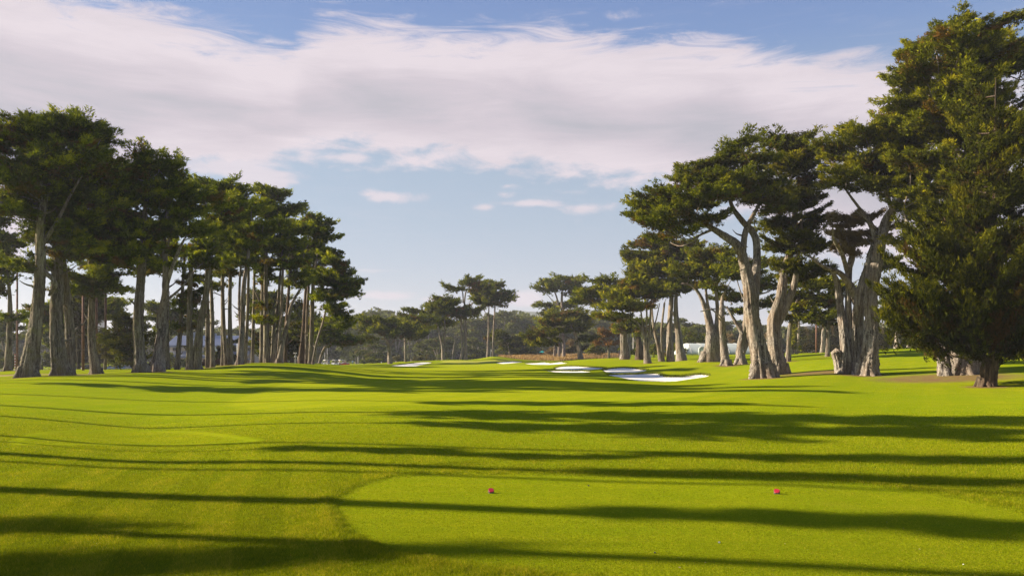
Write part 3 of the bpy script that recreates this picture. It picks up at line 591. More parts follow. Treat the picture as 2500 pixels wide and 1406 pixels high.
NTRI = [0]
def build_tree(t, seed):
    rng = np.random.default_rng(seed); Y = t['Y']; o = t['o']; k = Y / F
    b0 = t['trunks'][0][0]
    x0 = (b0[0] - CX) * k; z0 = gz(x0, Y)
    base = np.array([x0, Y, z0]); root = empty(t['name'], base)
    tag(root, t['label'], 'tree', t['grp'])
    tb = Tubes(); nodes = []
    mainw = max(n[2] for n in t['trunks'][0]) * k
    for ti, tr in enumerate(t['trunks']):
        P = []; rad = []
        ydr = rng.normal(0, 0.6) if ti else 0.0
        for j, nd in enumerate(tr):
            dy = (nd[3] if len(nd) > 3 else (ydr * j * 0.8 if ti else rng.normal(0, 0.25) * (j > 0)))
            p = W(nd[0], nd[1], Y); p[1] += dy; P.append(p - base); rad.append(nd[2] * k * 0.41)
        grounded = tr[0][1] > b0[1] - 12
        if grounded:
            P[0][2] = -0.25 if ti == 0 else gz(P[0][0] + base[0], P[0][1] + base[1]) - z0 - 0.25
        P = np.array(P); n = max(8, int(6 * len(P) if Y < 140 else 4 * len(P)))
        if Y < 100: n = int(n * 2.6)
        pts = catmull(P, n); rd = np.interp(np.linspace(0, 1, n), np.linspace(0, 1, len(P)), rad)
        if grounded: rd = rd * (1 + 0.22 * np.exp(-np.maximum(pts[:, 2], 0) / (0.9 * max(mainw, .4))))
        sides = 44 if (Y < 100 and rad[0] > .3) else (16 if rad[0] > 0.12 else 6)
        tb.add(pts, rd, sides, o.get('amp', 0.095) if grounded else 0.045, rng)
        for p, r_ in zip(pts, rd): nodes.append((*p, r_))
    N = np.array(nodes)
    # dead stubs and broken twigs
    for _ in range(7 if Y < 100 else (4 if Y < 150 else 0)):
        j = rng.integers(len(N) // 8, len(N)); a = rng.uniform(0, 6.28); ln_ = rng.uniform(.35, 1.5); r_ = N[j, 3]
        if r_ < .08: continue
        dv_ = np.array([math.cos(a), math.sin(a), rng.uniform(-.1, .8)]); p0 = N[j, :3] + dv_ * r_ * .5
        tb.add(catmull([p0, p0 + dv_ * (r_ + ln_ * .5), p0 + dv_ * (r_ + ln_) + [0, 0, rng.uniform(-.2, .4)]], 6), np.linspace(min(.13, r_ * .4), .02, 6), 6, .06, rng)
    # roots
    if Y < 135 and mainw > 0.9:
        for a in rng.uniform(0, 6.28, 7):
            dirv = np.array([math.cos(a), math.sin(a), 0]); r0 = mainw * .42
            q = [dirv * r0 * .6 + [0, 0, .5 * mainw], dirv * r0 * 1.0 + [0, 0, .16 * mainw], dirv * r0 * 1.3 + [0, 0, .02], dirv * r0 * 1.6 + [0, 0, -.2]]
            tb.add(catmull(q, 9), np.linspace(.24, .07, 9) * mainw, 8, .08, rng)
    blobs = []; bl = list(t['blobs'])
    if bl and 'rp' not in o and t['grp'] == GL and not o.get('plume') and not o.get('open'):      # join neighbouring clumps
        for p_, q_ in zip(bl[:-1], bl[1:]):
            if abs(p_[0] - q_[0]) < 1.5 * (p_[2] + q_[2]) and abs(p_[1] - q_[1]) < 2.2 * (p_[3] + q_[3]):
                bl.append(((p_[0] + q_[0]) / 2, (p_[1] + q_[1]) / 2, .31 * (p_[2] + q_[2]), .36 * (p_[3] + q_[3])))
    if bl:
        xs = [b[0] for b in bl]; half = (max(xs) - min(xs)) * 0.5 * k
        ccx = 0.5 * (max(xs) + min(xs))
        for i, b in enumerate(bl):
            p = W(b[0], b[1], Y) - base; a = b[2] * k * 1.0; c = b[3] * k * 1.08
            rel = abs(b[0] - ccx) * k / max(half, .1)
            room = half * math.sqrt(max(0.0, 1 - min(rel, 1) ** 2)) * 0.75
            p[1] += b[4] if len(b) > 4 else rng.uniform(-room, room)
            blobs.append([*p, a, a * rng.uniform(.8, 1.15), c])
            if a > 1.0 and room > 2.0 and Y < 200:      # fill the far side of the crown
                q = list(p); q[1] += (-1 if p[1] > 0 else 1) * room * rng.uniform(.7, 1.3); q[0] += rng.normal(0, .2) * a; q[2] -= abs(rng.normal(0, .15)) * c
                blobs.append([*q, a * .85, a * .85, c * .85])
        px = max(Y, 70) / 796.0
        rp0 = min(max(1.15, 7.5 * px), 2.1)
        if 'rp' not in o:
            for b_ in blobs: b_[3] = max(b_[3] * .75, b_[3] - .28 * rp0); b_[4] = max(b_[4] * .75, b_[4] - .28 * rp0); b_[5] = max(b_[5] * .85, b_[5] - .12 * rp0); b_[2] -= .12 * rp0
        L = max(0.36, 3.5 * px); w = max(0.10, 1.3 * px) * (.85 if Y < 95 else 1); rp = max(1.15, 7.5 * px)
        rp = min(rp, 2.1)
        plume = o.get('plume', 0)
        rp = o.get('rp', rp * 1.12)
        V, Ft, TI, pads = foliage(np.array(blobs), rng, L, w, rp, cov=2.1 * o.get('dense', 1), plume=plume, flat=.42, cc=(np.mean([b[0] for b in blobs]), 0.0))
        NTRI[0] += len(Ft)
        # limbs to each clump, twigs to its pads
        for bi, (B, pc) in enumerate(zip(blobs, pads)):
            c0 = np.array(B[:3]) - [0, 0, B[5] * .3]; d = np.linalg.norm(N[:, :3] - c0, axis=1)
            pen = d + np.maximum(0, N[:, 2] - (c0[2] - 0.15 * d)) * 2.0
            j = int(np.argmin(pen)); P0 = N[j, :3]; r0 = min(N[j, 3] * .55, 0.012 * d[j] + .05)
            if d[j] > .8:
                mid = (P0 + c0) / 2 + np.array([rng.normal(0, .06), rng.normal(0, .06), -.04 + rng.normal(0, .05)]) * d[j]
                tb.add(catmull([P0, mid, c0], 8), np.linspace(max(r0, .06), .045, 8), 6)
            frac = .35 * o.get('tw', 1.0)
            sel = pc[rng.uniform(size=len(pc)) < frac][:60]
            for q in sel:
                m_ = (c0 + q) / 2 + rng.normal(0, .25, 3)
                s0 = c0 + (q - c0) * 0.1
                tb.add(np.array([s0, m_, q]), np.array([.05, .035, .018]) * (1 + Y / 300), 3)
        me = np_mesh('crown', V, Ft, False, TI)
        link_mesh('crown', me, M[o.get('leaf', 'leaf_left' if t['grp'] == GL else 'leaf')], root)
    if o.get('ivy'):
        bb = []
        for b in o['ivy']:
            p = W(b[0], b[1], Y) - base; bb.append([*p, b[2] * k, b[2] * k, b[3] * k])
        V, Ft, TI, _ = foliage(np.array(bb), rng, .35, .3, .5, cov=1.5, round_=True, droop=.2, kmax=3)
        link_mesh('ivy', np_mesh('ivy', V, Ft, False, TI), M['ivy'], root)
    link_mesh('trunk', tb.mesh('trunk'), M[o.get('mat', 'bark')], root)
    t['root'] = root
    return root
# ------------------------------------------------------------------ ground
def poly_world(pts): return np.array([hit(a, b)[:2] if b > HY + 2 else W(a, b, 260)[:2] for a, b in pts])
def flat_world(pts):
    return np.array([((a - CX) / F * CZ * F / (b - HY), CZ * F / (b - HY)) for a, b in pts])
def sdist(x, y, poly, closed=True):
    """signed distance to a polygon, positive inside (unsigned if open)"""
    p = poly; q = np.roll(p, -1, 0)
    if not closed: p, q = p[:-1], q[:-1]
    best = np.full(x.shape, 1e9); inside = np.zeros(x.shape, bool)
    for (ax, ay), (bx, by) in zip(p, q):
        ex, ey = bx - ax, by - ay; L2 = ex * ex + ey * ey + 1e-12
        t = np.clip(((x - ax) * ex + (y - ay) * ey) / L2, 0, 1)
        best = np.minimum(best, np.hypot(x - ax - t * ex, y - ay - t * ey))
        if closed:
            c = (ay > y) != (by > y)
            inside ^= c & (x < ex * (y - ay) / (by - ay + 1e-12) + ax)
    return np.where(inside, best, -best) if closed else best
def smooth_poly(p, n=8):
    p = np.asarray(p, float); q = np.vstack([p[-1:], p, p[:2]]); out = []
    for i in range(1, len(q) - 2):
        a, b, c, d = q[i - 1:i + 3]
        for f in np.linspace(0, 1, n, endpoint=False):
            out.append(0.5 * ((2 * b) + (-a + c) * f + (2 * a - 5 * b + 4 * c - d) * f * f + (-a + 3 * b - 3 * c + d) * f ** 3))
    return np.array(out)
TEE = smooth_poly(flat_world([(862, 1300), (825, 1245), (845, 1208), (905, 1180), (990, 1164), (1110, 1158), (1400, 1157), (1700, 1162), (1950, 1170), (2200, 1189), (2420, 1228),
                  (2600, 1290), (2900, 1420), (2500, 1480), (2000, 1450), (1700, 1430), (1450, 1408), (1250, 1386), (1000, 1352)]), 6)
TEE2 = smooth_poly([hit(a, b)[:2] for a, b in [(20, 1078), (62, 1061), (120, 1053), (300, 1049), (460, 1052), (560, 1059), (650, 1074), (560, 1084), (300, 1088), (60, 1088)]], 6)
CUT = [smooth_poly([hit(a, b)[:2] for a, b in pp], 5) for pp in (
    [(600, 966), (690, 935), (750, 915), (800, 904), (880, 897), (950, 893.5), (1060, 889.5), (1200, 887.5), (1290, 892), (1330, 900), (1400, 912), (1500, 931), (1620, 936), (1690, 936), (1745, 957), (1600, 975), (1200, 985), (900, 990), (640, 1000), (560, 985)],)]
GREEN = smooth_poly([hit(a, b)[:2] for a, b in [(1075, 882), (1120, 880), (1200, 879), (1260, 880), (1215, 883.5), (1140, 886), (1090, 885)]], 5)
STRAW = smooth_poly([W(a, b, Y)[:2] for a, b, Y in [(1215, 877, 252), (1300, 869, 285), (1400, 868, 295), (1520, 866, 288), (1516, 876, 225), (1410, 879, 230), (1300, 878, 246)]], 5)
DIRT = [(2310, 930, 7.5, 3.4, 73), (2010, 916, 6.0, 2.0, 86), (1862, 926, 2.6, 1.6, 83), (1774, 895, 2.0, 1.2, 115), (2100, 920, 3.4, 1.4, 82), (2408, 945, 1.8, 1.0, 60.5)] + [(t['trunks'][0][0][0], t['trunks'][0][0][1], 1.3 + t['trunks'][0][0][2] * t['Y'] / F * .5, .9, t['Y'] - .3) for t in TREES if t['Y'] < 170]
BUNKERS = [
    ('widest white sand bunker with a grassy tongue at its back edge, nearest the camera', [(1486, 915), (1510, 914), (1550, 914), (1600, 911.5), (1612, 912.5), (1620, 917), (1632, 920.3), (1660, 920), (1690, 915.2), (1710, 913.5), (1726, 914.6), (1730, 917)],
     [(1486, 915.5), (1505, 919), (1540, 926), (1560, 929), (1620, 931), (1650, 930), (1690, 924), (1720, 920), (1730, 917.5)]),
    ('oval white sand bunker directly behind the widest one', [(1473, 903.5), (1485, 900.5), (1505, 898.5), (1530, 897.5), (1560, 900), (1578, 903.2)], [(1473, 904), (1480, 908), (1500, 910), (1550, 909), (1570, 906.5), (1578, 903.7)]),
    ('long white sand bunker left of the oval one', [(1355, 898.5), (1362, 896), (1380, 894.5), (1410, 894), (1450, 897), (1476, 898.3)], [(1355, 899), (1366, 902.5), (1390, 903.5), (1430, 903), (1460, 900.5), (1476, 898.8)]),
    ('thin sliver of sand bunker in front of the long one', [(1333, 904), (1345, 905.2), (1370, 905.3), (1400, 906), (1425, 904.8), (1440, 907)], [(1333, 904.5), (1350, 907.5), (1380, 909), (1420, 909), (1440, 907.6)]),
    ('two lobed sand bunker at the right front of the green', [(1283, 887), (1310, 886), (1330, 884), (1338, 885.8), (1346, 886.6), (1358, 885), (1370, 883.5), (1383, 886)], [(1283, 887.5), (1300, 889.6), (1340, 890), (1365, 888.6), (1383, 886.5)]),
    ('small sand bunker at the right edge of the green', [(1212, 885.6), (1228, 883.6), (1250, 882), (1274, 883.3)], [(1212, 886), (1225, 887.8), (1245, 886.8), (1262, 885), (1274, 883.8)]),
    ('long sand bunker at the left side of the green', [(958, 892), (985, 889), (1010, 886), (1030, 884.2), (1053, 884.6)], [(958, 892.6), (985, 893.6), (1015, 893.2), (1035, 889), (1053, 885.1)])]
LIGHTING_UNUSED = None

rngG = np.random.default_rng(5)
def wob(x, y): return .035 * (np.sin(7 * x + 3 * y) + np.sin(13 * x - 9 * y + 1) + .7 * np.sin(27 * x + 19 * y) + .6 * np.sin(51 * x - 37 * y))
def build_ground():
    ph = np.concatenate([np.linspace(-math.pi, -0.66, 150, endpoint=False), np.linspace(-0.66, 0.66, 980, endpoint=False), np.linspace(0.66, math.pi, 120, endpoint=False)])
    r = np.concatenate([np.exp(np.linspace(math.log(0.5), math.log(6), 24, endpoint=False)), np.exp(np.linspace(math.log(6), math.log(30), 420, endpoint=False)),
                        np.exp(np.linspace(math.log(30), math.log(330), 420, endpoint=False)), np.exp(np.linspace(math.log(330), math.log(3400), 80))])
    PH, RR = np.meshgrid(ph, r, indexing='ij')
    x = (RR * np.sin(PH)).ravel(); y = (RR * np.cos(PH)).ravel()
    z = ground(x, y)
    n = len(x)
    tee = np.zeros(n); edge = np.zeros(n); fair = np.zeros(n); green = np.zeros(n); straw = np.zeros(n); dirt = np.zeros(n)
    near = (y > 2) & (y < 60) & (np.abs(x) < 60); idx = np.nonzero(near)[0]
    d = sdist(x[idx], y[idx], TEE) + wob(x[idx], y[idx]); tee[idx] = np.clip(d / .3 + .5, 0, 1)
    e = np.exp(-((d + 0.22) / .16) ** 2)
    z[idx] += 0.02 * e
    edge[idx] = np.maximum(edge[idx], .7 * np.exp(-((d + 0.02) / .07) ** 2))
    d2 = sdist(x[idx], y[idx], TEE2); edge[idx] = np.maximum(edge[idx], .9 * np.exp(-(d2 / .16) ** 2)); tee[idx] = np.maximum(tee[idx], .35 * np.clip(d2 / .3, 0, 1))
    z[idx] += 0.02 * np.exp(-((d2 - .3) / .25) ** 2)
    mid = (y > 35) & (y < 330) & (np.abs(x) < 160); idx = np.nonzero(mid)[0]
    d = sdist(x[idx], y[idx], CUT[0]); fair[idx] = np.clip(d / .8 + .5, 0, 1); edge[idx] = np.maximum(edge[idx], .8 * np.exp(-(d / .35) ** 2) * (y[idx] > 55))
    green[idx] = np.clip(sdist(x[idx], y[idx], GREEN) / 1.0 + .5, 0, 1); straw[idx] = np.clip(sdist(x[idx], y[idx], STRAW) / 2.0 + .5, 0, 1)
    for px, py, a, b, Y in DIRT:
        c = W(px, py, Y); q = 1 - np.hypot((x - c[0]) / a, (y - c[1]) / (b * 2.2)); dirt = np.maximum(dirt, np.clip(q * 2.2, 0, 1))
    lot = np.clip((1 - np.hypot((x + 118) / 75, (y - 235) / 42)) * 4, 0, 1)
    lot = np.maximum(lot, np.clip((1 - np.hypot((x + 60) / 42, (y - 345) / 12)) * 3, 0, 1))
    dust = np.clip(1 - np.abs((y - 84) - 0.02 * (x + 50)) / 3.0, 0, 1) * (x < -44) * (x > -70)
    # bunkers: the ground sheet drops below the sand inside each outline
    px = CX + x / np.maximum(y, 1) * F; py = HY - (z - CZ) / np.maximum(y, 1) * F
    vis = (y > 60) & (y < 300)
    for bi, (lab, top, bot) in enumerate(BUNKERS):
        t_, b_ = np.array(top), np.array(bot)
        yt = np.interp(px, t_[:, 0], t_[:, 1]); yb = np.interp(px, b_[:, 0], b_[:, 1])
        cY = BY[bi]
        near = vis & (px > t_[0, 0]) & (px < t_[-1, 0]) & (np.abs(y - cY) < 35)
        ins = near & (py > yt) & (py < yb)
        z[ins] -= 0.4
        lipd = (yt - py)
        lip = near & (lipd >= 0) & (lipd < 3.0)
        z[lip] += 0.08 * np.exp(-(lipd[lip] - .6) ** 2 / 2.0); edge[lip] = np.maximum(edge[lip], .5 * np.exp(-lipd[lip] / 1.0))
    nr = len(r); i = np.arange(len(ph))[:, None]; j = np.arange(nr - 1)[None]; i2 = (i + 1) % len(ph)
    Fq = np.stack([i * nr + j, i * nr + j + 1, i2 * nr + j + 1, i2 * nr + j], -1).reshape(-1, 4)
    V = np.stack([x, y, z], 1)
    V = np.vstack([V, [0, 0, gz(0, 0.5)]])
    Fq = Fq[:, ::-1]
    k = np.arange(len(ph))
    me = bpy.data.meshes.new('ground')
    cap = np.stack([k * nr, ((k + 1) % len(ph)) * nr, np.full(len(ph), n)], 1)[:, [0, 2, 1]]
    cap = cap[:, ::-1]
    loops = np.concatenate([Fq.ravel(), cap.ravel()]).astype(np.int32)
    starts = np.concatenate([np.arange(len(Fq)) * 4, len(Fq) * 4 + np.arange(len(cap)) * 3]).astype(np.int32)
    me.vertices.add(len(V)); me.vertices.foreach_set('co', V.astype(np.float32).ravel())
    me.loops.add(len(loops)); me.loops.foreach_set('vertex_index', loops)
    me.polygons.add(len(starts)); me.polygons.foreach_set('loop_start', starts); me.polygons.foreach_set('use_smooth', np.ones(len(starts), bool))
    for nm, arr in (('tee', tee), ('edge', edge), ('fair', fair), ('green', green), ('straw', straw), ('dirt', dirt), ('lot', lot), ('dust', dust)):
        a = me.attributes.new(nm, 'FLOAT', 'POINT'); a.data.foreach_set('value', np.r_[arr, 0].astype(np.float32))
    me.update(calc_edges=True)
    o = link_mesh('ground', me, ground_mat()); tag(o, kind='structure')
    me.calc_loop_triangles()
    return o

GRASS_GAIN = 1.0
def ground_mat():
    m, nt = new_mat('turf'); g = NT(nt)
    geo = g.n('ShaderNodeNewGeometry').outputs['Position']
    n_big = g.noise(geo, 0.06, 4, .6); n_mid = g.noise(geo, 0.55, 5, .65); n_fine = g.noise(geo, 9.0, 4, .7); n_vf = g.noise(geo, 45.0, 3, .7)
    streak = g.noise(g.mapping(geo, (0.25, 2.2, 1), rot=(0, 0, .1)), 1.0, 5, .7)
    base = g.ramp(n_mid, [(0.25, (0.165, 0.205, 0.004)), (0.5, (0.217, 0.250, 0.005)), (0.78, (0.296, 0.300, 0.006))])
    base = g.mix(g.ramp(n_big, [(0.35, (0, 0, 0)), (0.65, (.9, .9, .9))]), base, (0.184, 0.245, 0.005))
    base = g.mix(g.ramp(streak, [(0.45, (0, 0, 0)), (0.75, (.5, .5, .5))]), base, (0.316, 0.300, 0.010))
    base = g.mix(g.ramp(n_fine, [(0.3, (0.55, 0.55, 0.55)), (0.5, (0, 0, 0))]), base, (0.086, 0.115, 0.003))
    base = g.mix(g.math('MULTIPLY', g.attr('fair'), 0.45), base, (0.311, 0.329, 0.010))
    base = g.mix(g.math('MULTIPLY', g.attr('tee'), 0.12), base, (0.250, 0.290, 0.006))
    base = g.mix(g.math('MULTIPLY', g.attr('green'), 0.8), base, (0.395, 0.380, 0.07))
    base = g.mix(g.math('MULTIPLY', g.attr('edge'), 0.2), base, (0.106, 0.100, 0.004))
    wv = g.n('ShaderNodeTexWave', wave_type='BANDS', bands_direction='X'); wv.inputs['Scale'].default_value = 0.11; wv.inputs['Distortion'].default_value = 1.2; wv.inputs['Detail'].default_value = 1
    g.l(g.mapping(geo, (1, 1, 1), rot=(0, 0, R(28))), wv.inputs['Vector'])
    base = g.mix(g.math('MULTIPLY', g.ramp(wv.outputs[0], [(.4, (0, 0, 0)), (.6, (1, 1, 1))]), .13), base, (0.108, 0.185, 0.004))
    worn = g.ramp(g.noise(geo, .23, 6, .75), [(.58, (0, 0, 0)), (.72, (.3, .3, .3))])
    base = g.mix(worn, base, (0.319, 0.269, 0.03))
    sn = g.ramp(n_mid, [(0.3, (0.22, 0.13, 0.06)), (0.7, (0.36, 0.25, 0.11))])
    base = g.mix(g.attr('straw'), base, sn)
    dn = g.math('MULTIPLY', g.attr('dirt'), g.ramp(g.noise(geo, 1.6, 5, .7), [(0.3, (0.35, 0.35, 0.35)), (0.55, (1, 1, 1))]))
    base = g.mix(g.math('MULTIPLY', dn, 1.0), base, (0.17, 0.105, 0.055))
    base = g.mix(g.attr('dust'), base, (0.36, 0.26, 0.17))
    base = g.mix(g.attr('lot'), base, (0.12, 0.105, 0.09))
    b = g.n('ShaderNodeBsdfPrincipled'); g.l(base, b.inputs['Base Color']); b.inputs['Roughness'].default_value = 0.9
    b.inputs['Specular IOR Level'].default_value = 0.0
    h = g.math('ADD', g.math('MULTIPLY', n_fine, 0.03), g.math('MULTIPLY', n_vf, 0.010))
    h = g.math('ADD', h, g.math('MULTIPLY', n_mid, 0.03))
    bp = g.n('ShaderNodeBump'); bp.inputs['Strength'].default_value = 0.9; bp.inputs['Distance'].default_value = 1.0
    g.l(h, bp.inputs['Height']); g.l(bp.outputs[0], b.inputs['Normal'])
    o = g.n('ShaderNodeOutputMaterial'); g.l(b.outputs[0], o.inputs[0])
    return m

BY = [hit(0.5 * (b[0][0] + b[-1][0]), 0.5 * (max(q for _, q in c) + min(q for _, q in b)))[1] for _, b, c in BUNKERS]
ground_ob = build_ground()

def sand_mat():
    m, nt = new_mat('bunker_sand'); g = NT(nt)
    geo = g.n('ShaderNodeNewGeometry').outputs['Position']
    n1 = g.noise(geo, 1.2, 5, .6); n2 = g.noise(geo, 14, 3, .6)
    c = g.ramp(n1, [(0.3, (0.77, 0.71, 0.60)), (0.7, (0.84, 0.80, 0.73))])
    b = g.n('ShaderNodeBsdfPrincipled'); g.l(c, b.inputs['Base Color']); b.inputs['Roughness'].default_value = 0.95; b.inputs['Specular IOR Level'].default_value = .1
    h = g.math('ADD', g.math('MULTIPLY', n1, .04), g.math('MULTIPLY', n2, .012))
    bp = g.n('ShaderNodeBump'); bp.inputs['Strength'].default_value = .7; bp.inputs['Distance'].default_value = 1.0
    g.l(h, bp.inputs['Height']); g.l(bp.outputs[0], b.inputs['Normal'])
    o = g.n('ShaderNodeOutputMaterial'); g.l(b.outputs[0], o.inputs[0]); return m
M['sand'] = sand_mat()
M['fringe'] = leaf_mat('bunker_fringe', [(0, (0.09, 0.11, 0.01)), (0.5, (0.16, 0.19, 0.015)), (1, (0.26, 0.22, 0.05))], .3)
M['straw'] = leaf_mat('straw_grass', [(0, (0.20, 0.12, 0.05)), (0.5, (0.34, 0.23, 0.10)), (1, (0.5, 0.38, 0.18))], .3, (1, .9, .6))
fringe_pts = []
for bi, (lab, top, bot) in enumerate(BUNKERS):
    t_, b_ = np.array(top), np.array(bot); cols = np.linspace(t_[0, 0], t_[-1, 0], max(30, int((t_[-1, 0] - t_[0, 0]) / 1.5))); nrow = 13
    V = []
    for c in cols:
        a, b = np.interp(c, t_[:, 0], t_[:, 1]), np.interp(c, b_[:, 0], b_[:, 1])
        pa, pb = hit(c, a - .05, BY[bi] - 34), hit(c, max(b, a + .02) + .05, BY[bi] - 34)
        fringe_pts.append((pa, BY[bi]))
        for q in np.linspace(0, 1, nrow):
            p = pa + (pb - pa) * q; p[2] = gz(p[0], p[1]) - 0.02 - 0.05 * math.sin(math.pi * q)
            V.append(p)
    V = np.array(V); i = np.arange(len(cols) - 1)[:, None]; j = np.arange(nrow - 1)[None]
    Fq = np.stack([i * nrow + j, i * nrow + j + 1, (i + 1) * nrow + j + 1, (i + 1) * nrow + j], -1).reshape(-1, 4)
    o = link_mesh('bunker', np_mesh('bunker', V, Fq, True), M['sand']); tag(o, kind='structure')
    o['label'] = lab

def blades(P, H, Wd, rng, lean=.35, ti=None):
    n = len(P); a = rng.uniform(0, 2 * np.pi, n); s = np.stack([np.cos(a), np.sin(a), 0 * a], 1) * (Wd * rng.uniform(.6, 1.2, n) * .5)[:, None]
    l = rng.normal(0, lean, (n, 2)); h = H * rng.uniform(.55, 1.25, n)
    tip = P + np.stack([l[:, 0] * h, l[:, 1] * h, h], 1)
    V = np.stack([P - s, P + s, tip], 1).reshape(-1, 3)
    return V, np.arange(3 * n).reshape(-1, 3), (np.clip(rng.normal(.5, .2, n), 0, 1) if ti is None else ti)
# fringe on the bunker lips
P = []
for pa, by in fringe_pts:
    for _ in range(14):
        q = pa + np.array([rngG.normal(0, .25), rngG.uniform(-.1, .8), 0]); q[2] = gz(q[0], q[1]) - .02; P.append(q)
P = np.array(P); V, Ft, ti = blades(P, np.full(len(P), .25), np.full(len(P), .10), rngG)
o = link_mesh('fringe_grass', np_mesh('fringe_grass', V, Ft, False, ti), M['fringe']); tag(o, 'shaggy brownish green grass along the back lips of the bunkers', 'grass', kind='stuff')
# straw coloured rough behind the green
P = []
mn, mx = STRAW.min(0), STRAW.max(0)
q = np.stack([rngG.uniform(mn[0], mx[0], 16000), rngG.uniform(mn[1], mx[1], 16000)], 1)
d = sdist(q[:, 0], q[:, 1], STRAW); q = q[d > rngG.uniform(-1, 1.5, len(q))]
P = np.c_[q, ground(q[:, 0], q[:, 1])]; V, Ft, ti = blades(P, np.full(len(P), .75), np.full(len(P), .26), rngG, .5)
ti = np.clip(ti + .25 * np.sin(P[:, 0] * .35) * np.sin(P[:, 1] * .5), 0, 1)
o = link_mesh('straw_grass', np_mesh('straw_grass', V, Ft, False, ti), M['straw']); tag(o, 'tall dry straw coloured grass in a band behind the bunkers', 'grass', kind='stuff')

# near turf: real blades, thinning out with distance
M['blade'] = leaf_mat('grass_blades', [(0, (0.092, 0.120, 0.003)), (0.45, (0.205, 0.240, 0.005)), (0.8, (0.330, 0.329, 0.010)), (1, (0.553, 0.419, 0.06))], .4, (1, 1, .35))
def near_turf():
    rng = rngG; N = 1500000
    y0, y1 = 7.5, 42.0
    u = rng.uniform(0, 1, N); Y = 1 / (1 / y0 - u * (1 / y0 - 1 / y1))
    s = rng.uniform(-.72, .72, N); X = s * Y
    keep = rng.uniform(0, 1, N) < np.clip((42 - Y) / 14, 0, 1); X, Y = X[keep], Y[keep]
    d = sdist(X, Y, TEE) + wob(X, Y); tee = np.clip(d / .35 + .5, 0, 1)
    z = ground(X, Y) + 0.02 * np.exp(-((d + 0.22) / .16) ** 2)
    d2 = sdist(X, Y, TEE2)
    # patchiness from summed sines: clumps of longer and shorter turf
    pn = np.zeros(len(X))
    for k in range(14):
        fx, fy = rng.normal(0, 3.2, 2); pn += np.sin(X * fx * (1 + k * .5) + Y * fy * (1 + k * .5) + rng.uniform(0, 6.3)) / (1 + k * .25)
    pn /= 3.2
    coll = np.exp(-((d + .25) / .2) ** 2)
    H = .012 * tee + (1 - tee) * (.034 + .013 * np.clip(pn, -1.6, 2)) + .016 * coll
    H = np.where(d2 > 0, H * .55, H) * (1 + .25 * (Y / 20))
    Wd = .0055 * (1 + Y / 22)
    P = np.stack([X, Y, z - .002], 1)
    ti = np.clip(rng.normal(.45, .24, len(X)) + .11 * pn * (1 - .5 * tee) + .08 * coll + .07 * np.sign(np.sin((X + .28 * Y) * 4.2 + .4 * np.sin(Y * .6))) * (1 - tee) * (X < -1.5) * (Y < 22), 0, 1)
    ti = np.where(np.exp(-((d + 0.0) / .07) ** 2) > .5, ti - .08, ti)
    V, Ft, ti = blades(P, H, Wd, rng, .55, np.clip(ti, 0, 1))
    o = link_mesh('near_grass', np_mesh('near_grass', V, Ft, False, ti), M['blade'])
    tag(o, 'short mown green grass of the tee and its rougher surround in the foreground', 'grass', kind='stuff')
near_turf()
# ------------------------------------------------------------------ trees
for i, t in enumerate(TREES): build_tree(t, 100 + i)
def tree_by(start):
    return next(t['root'] for t in TREES if t['label'].startswith(start))

# cypresses left of the frame whose shadows cross the tee and fairway
def off_tree(label, x, y, clear, top, hw, tw, seed):
    """clear trunk height, top height, crown half width and trunk width in metres"""
    Y = 100; k = Y / F; g0 = gz(0, Y); row = lambda h: HY - (h + g0 - CZ) / k
    tr = [(CX, row(-.2), tw / k), (CX + 6, row(clear * .5), tw * .85 / k), (CX - 4, row(clear), tw * .7 / k), (CX, row(top - 1), tw * .2 / k)]
    rg = random.Random(seed); bl = []
    for i in range(7):
        h = clear + (top - clear) * (i + .6) / 7; w_ = hw * math.sqrt(max(.15, 1 - ((h - (clear + top) / 2) / (top - clear) * 1.7) ** 2))
        bl.append((CX + rg.uniform(-.5, .5) * w_ / k, row(h), w_ * .8 / k, (top - clear) / 9 / k))
    t = dict(label=label, Y=Y, trunks=[tr], blobs=bl, name='cypress_tree', grp='cypresses left of the tee', o=({'rp': max(.35, hw * .5)} if hw < 1.5 else {}))
    r_ = build_tree(t, seed); r_.location = (x, y, gz(x, y)); return r_
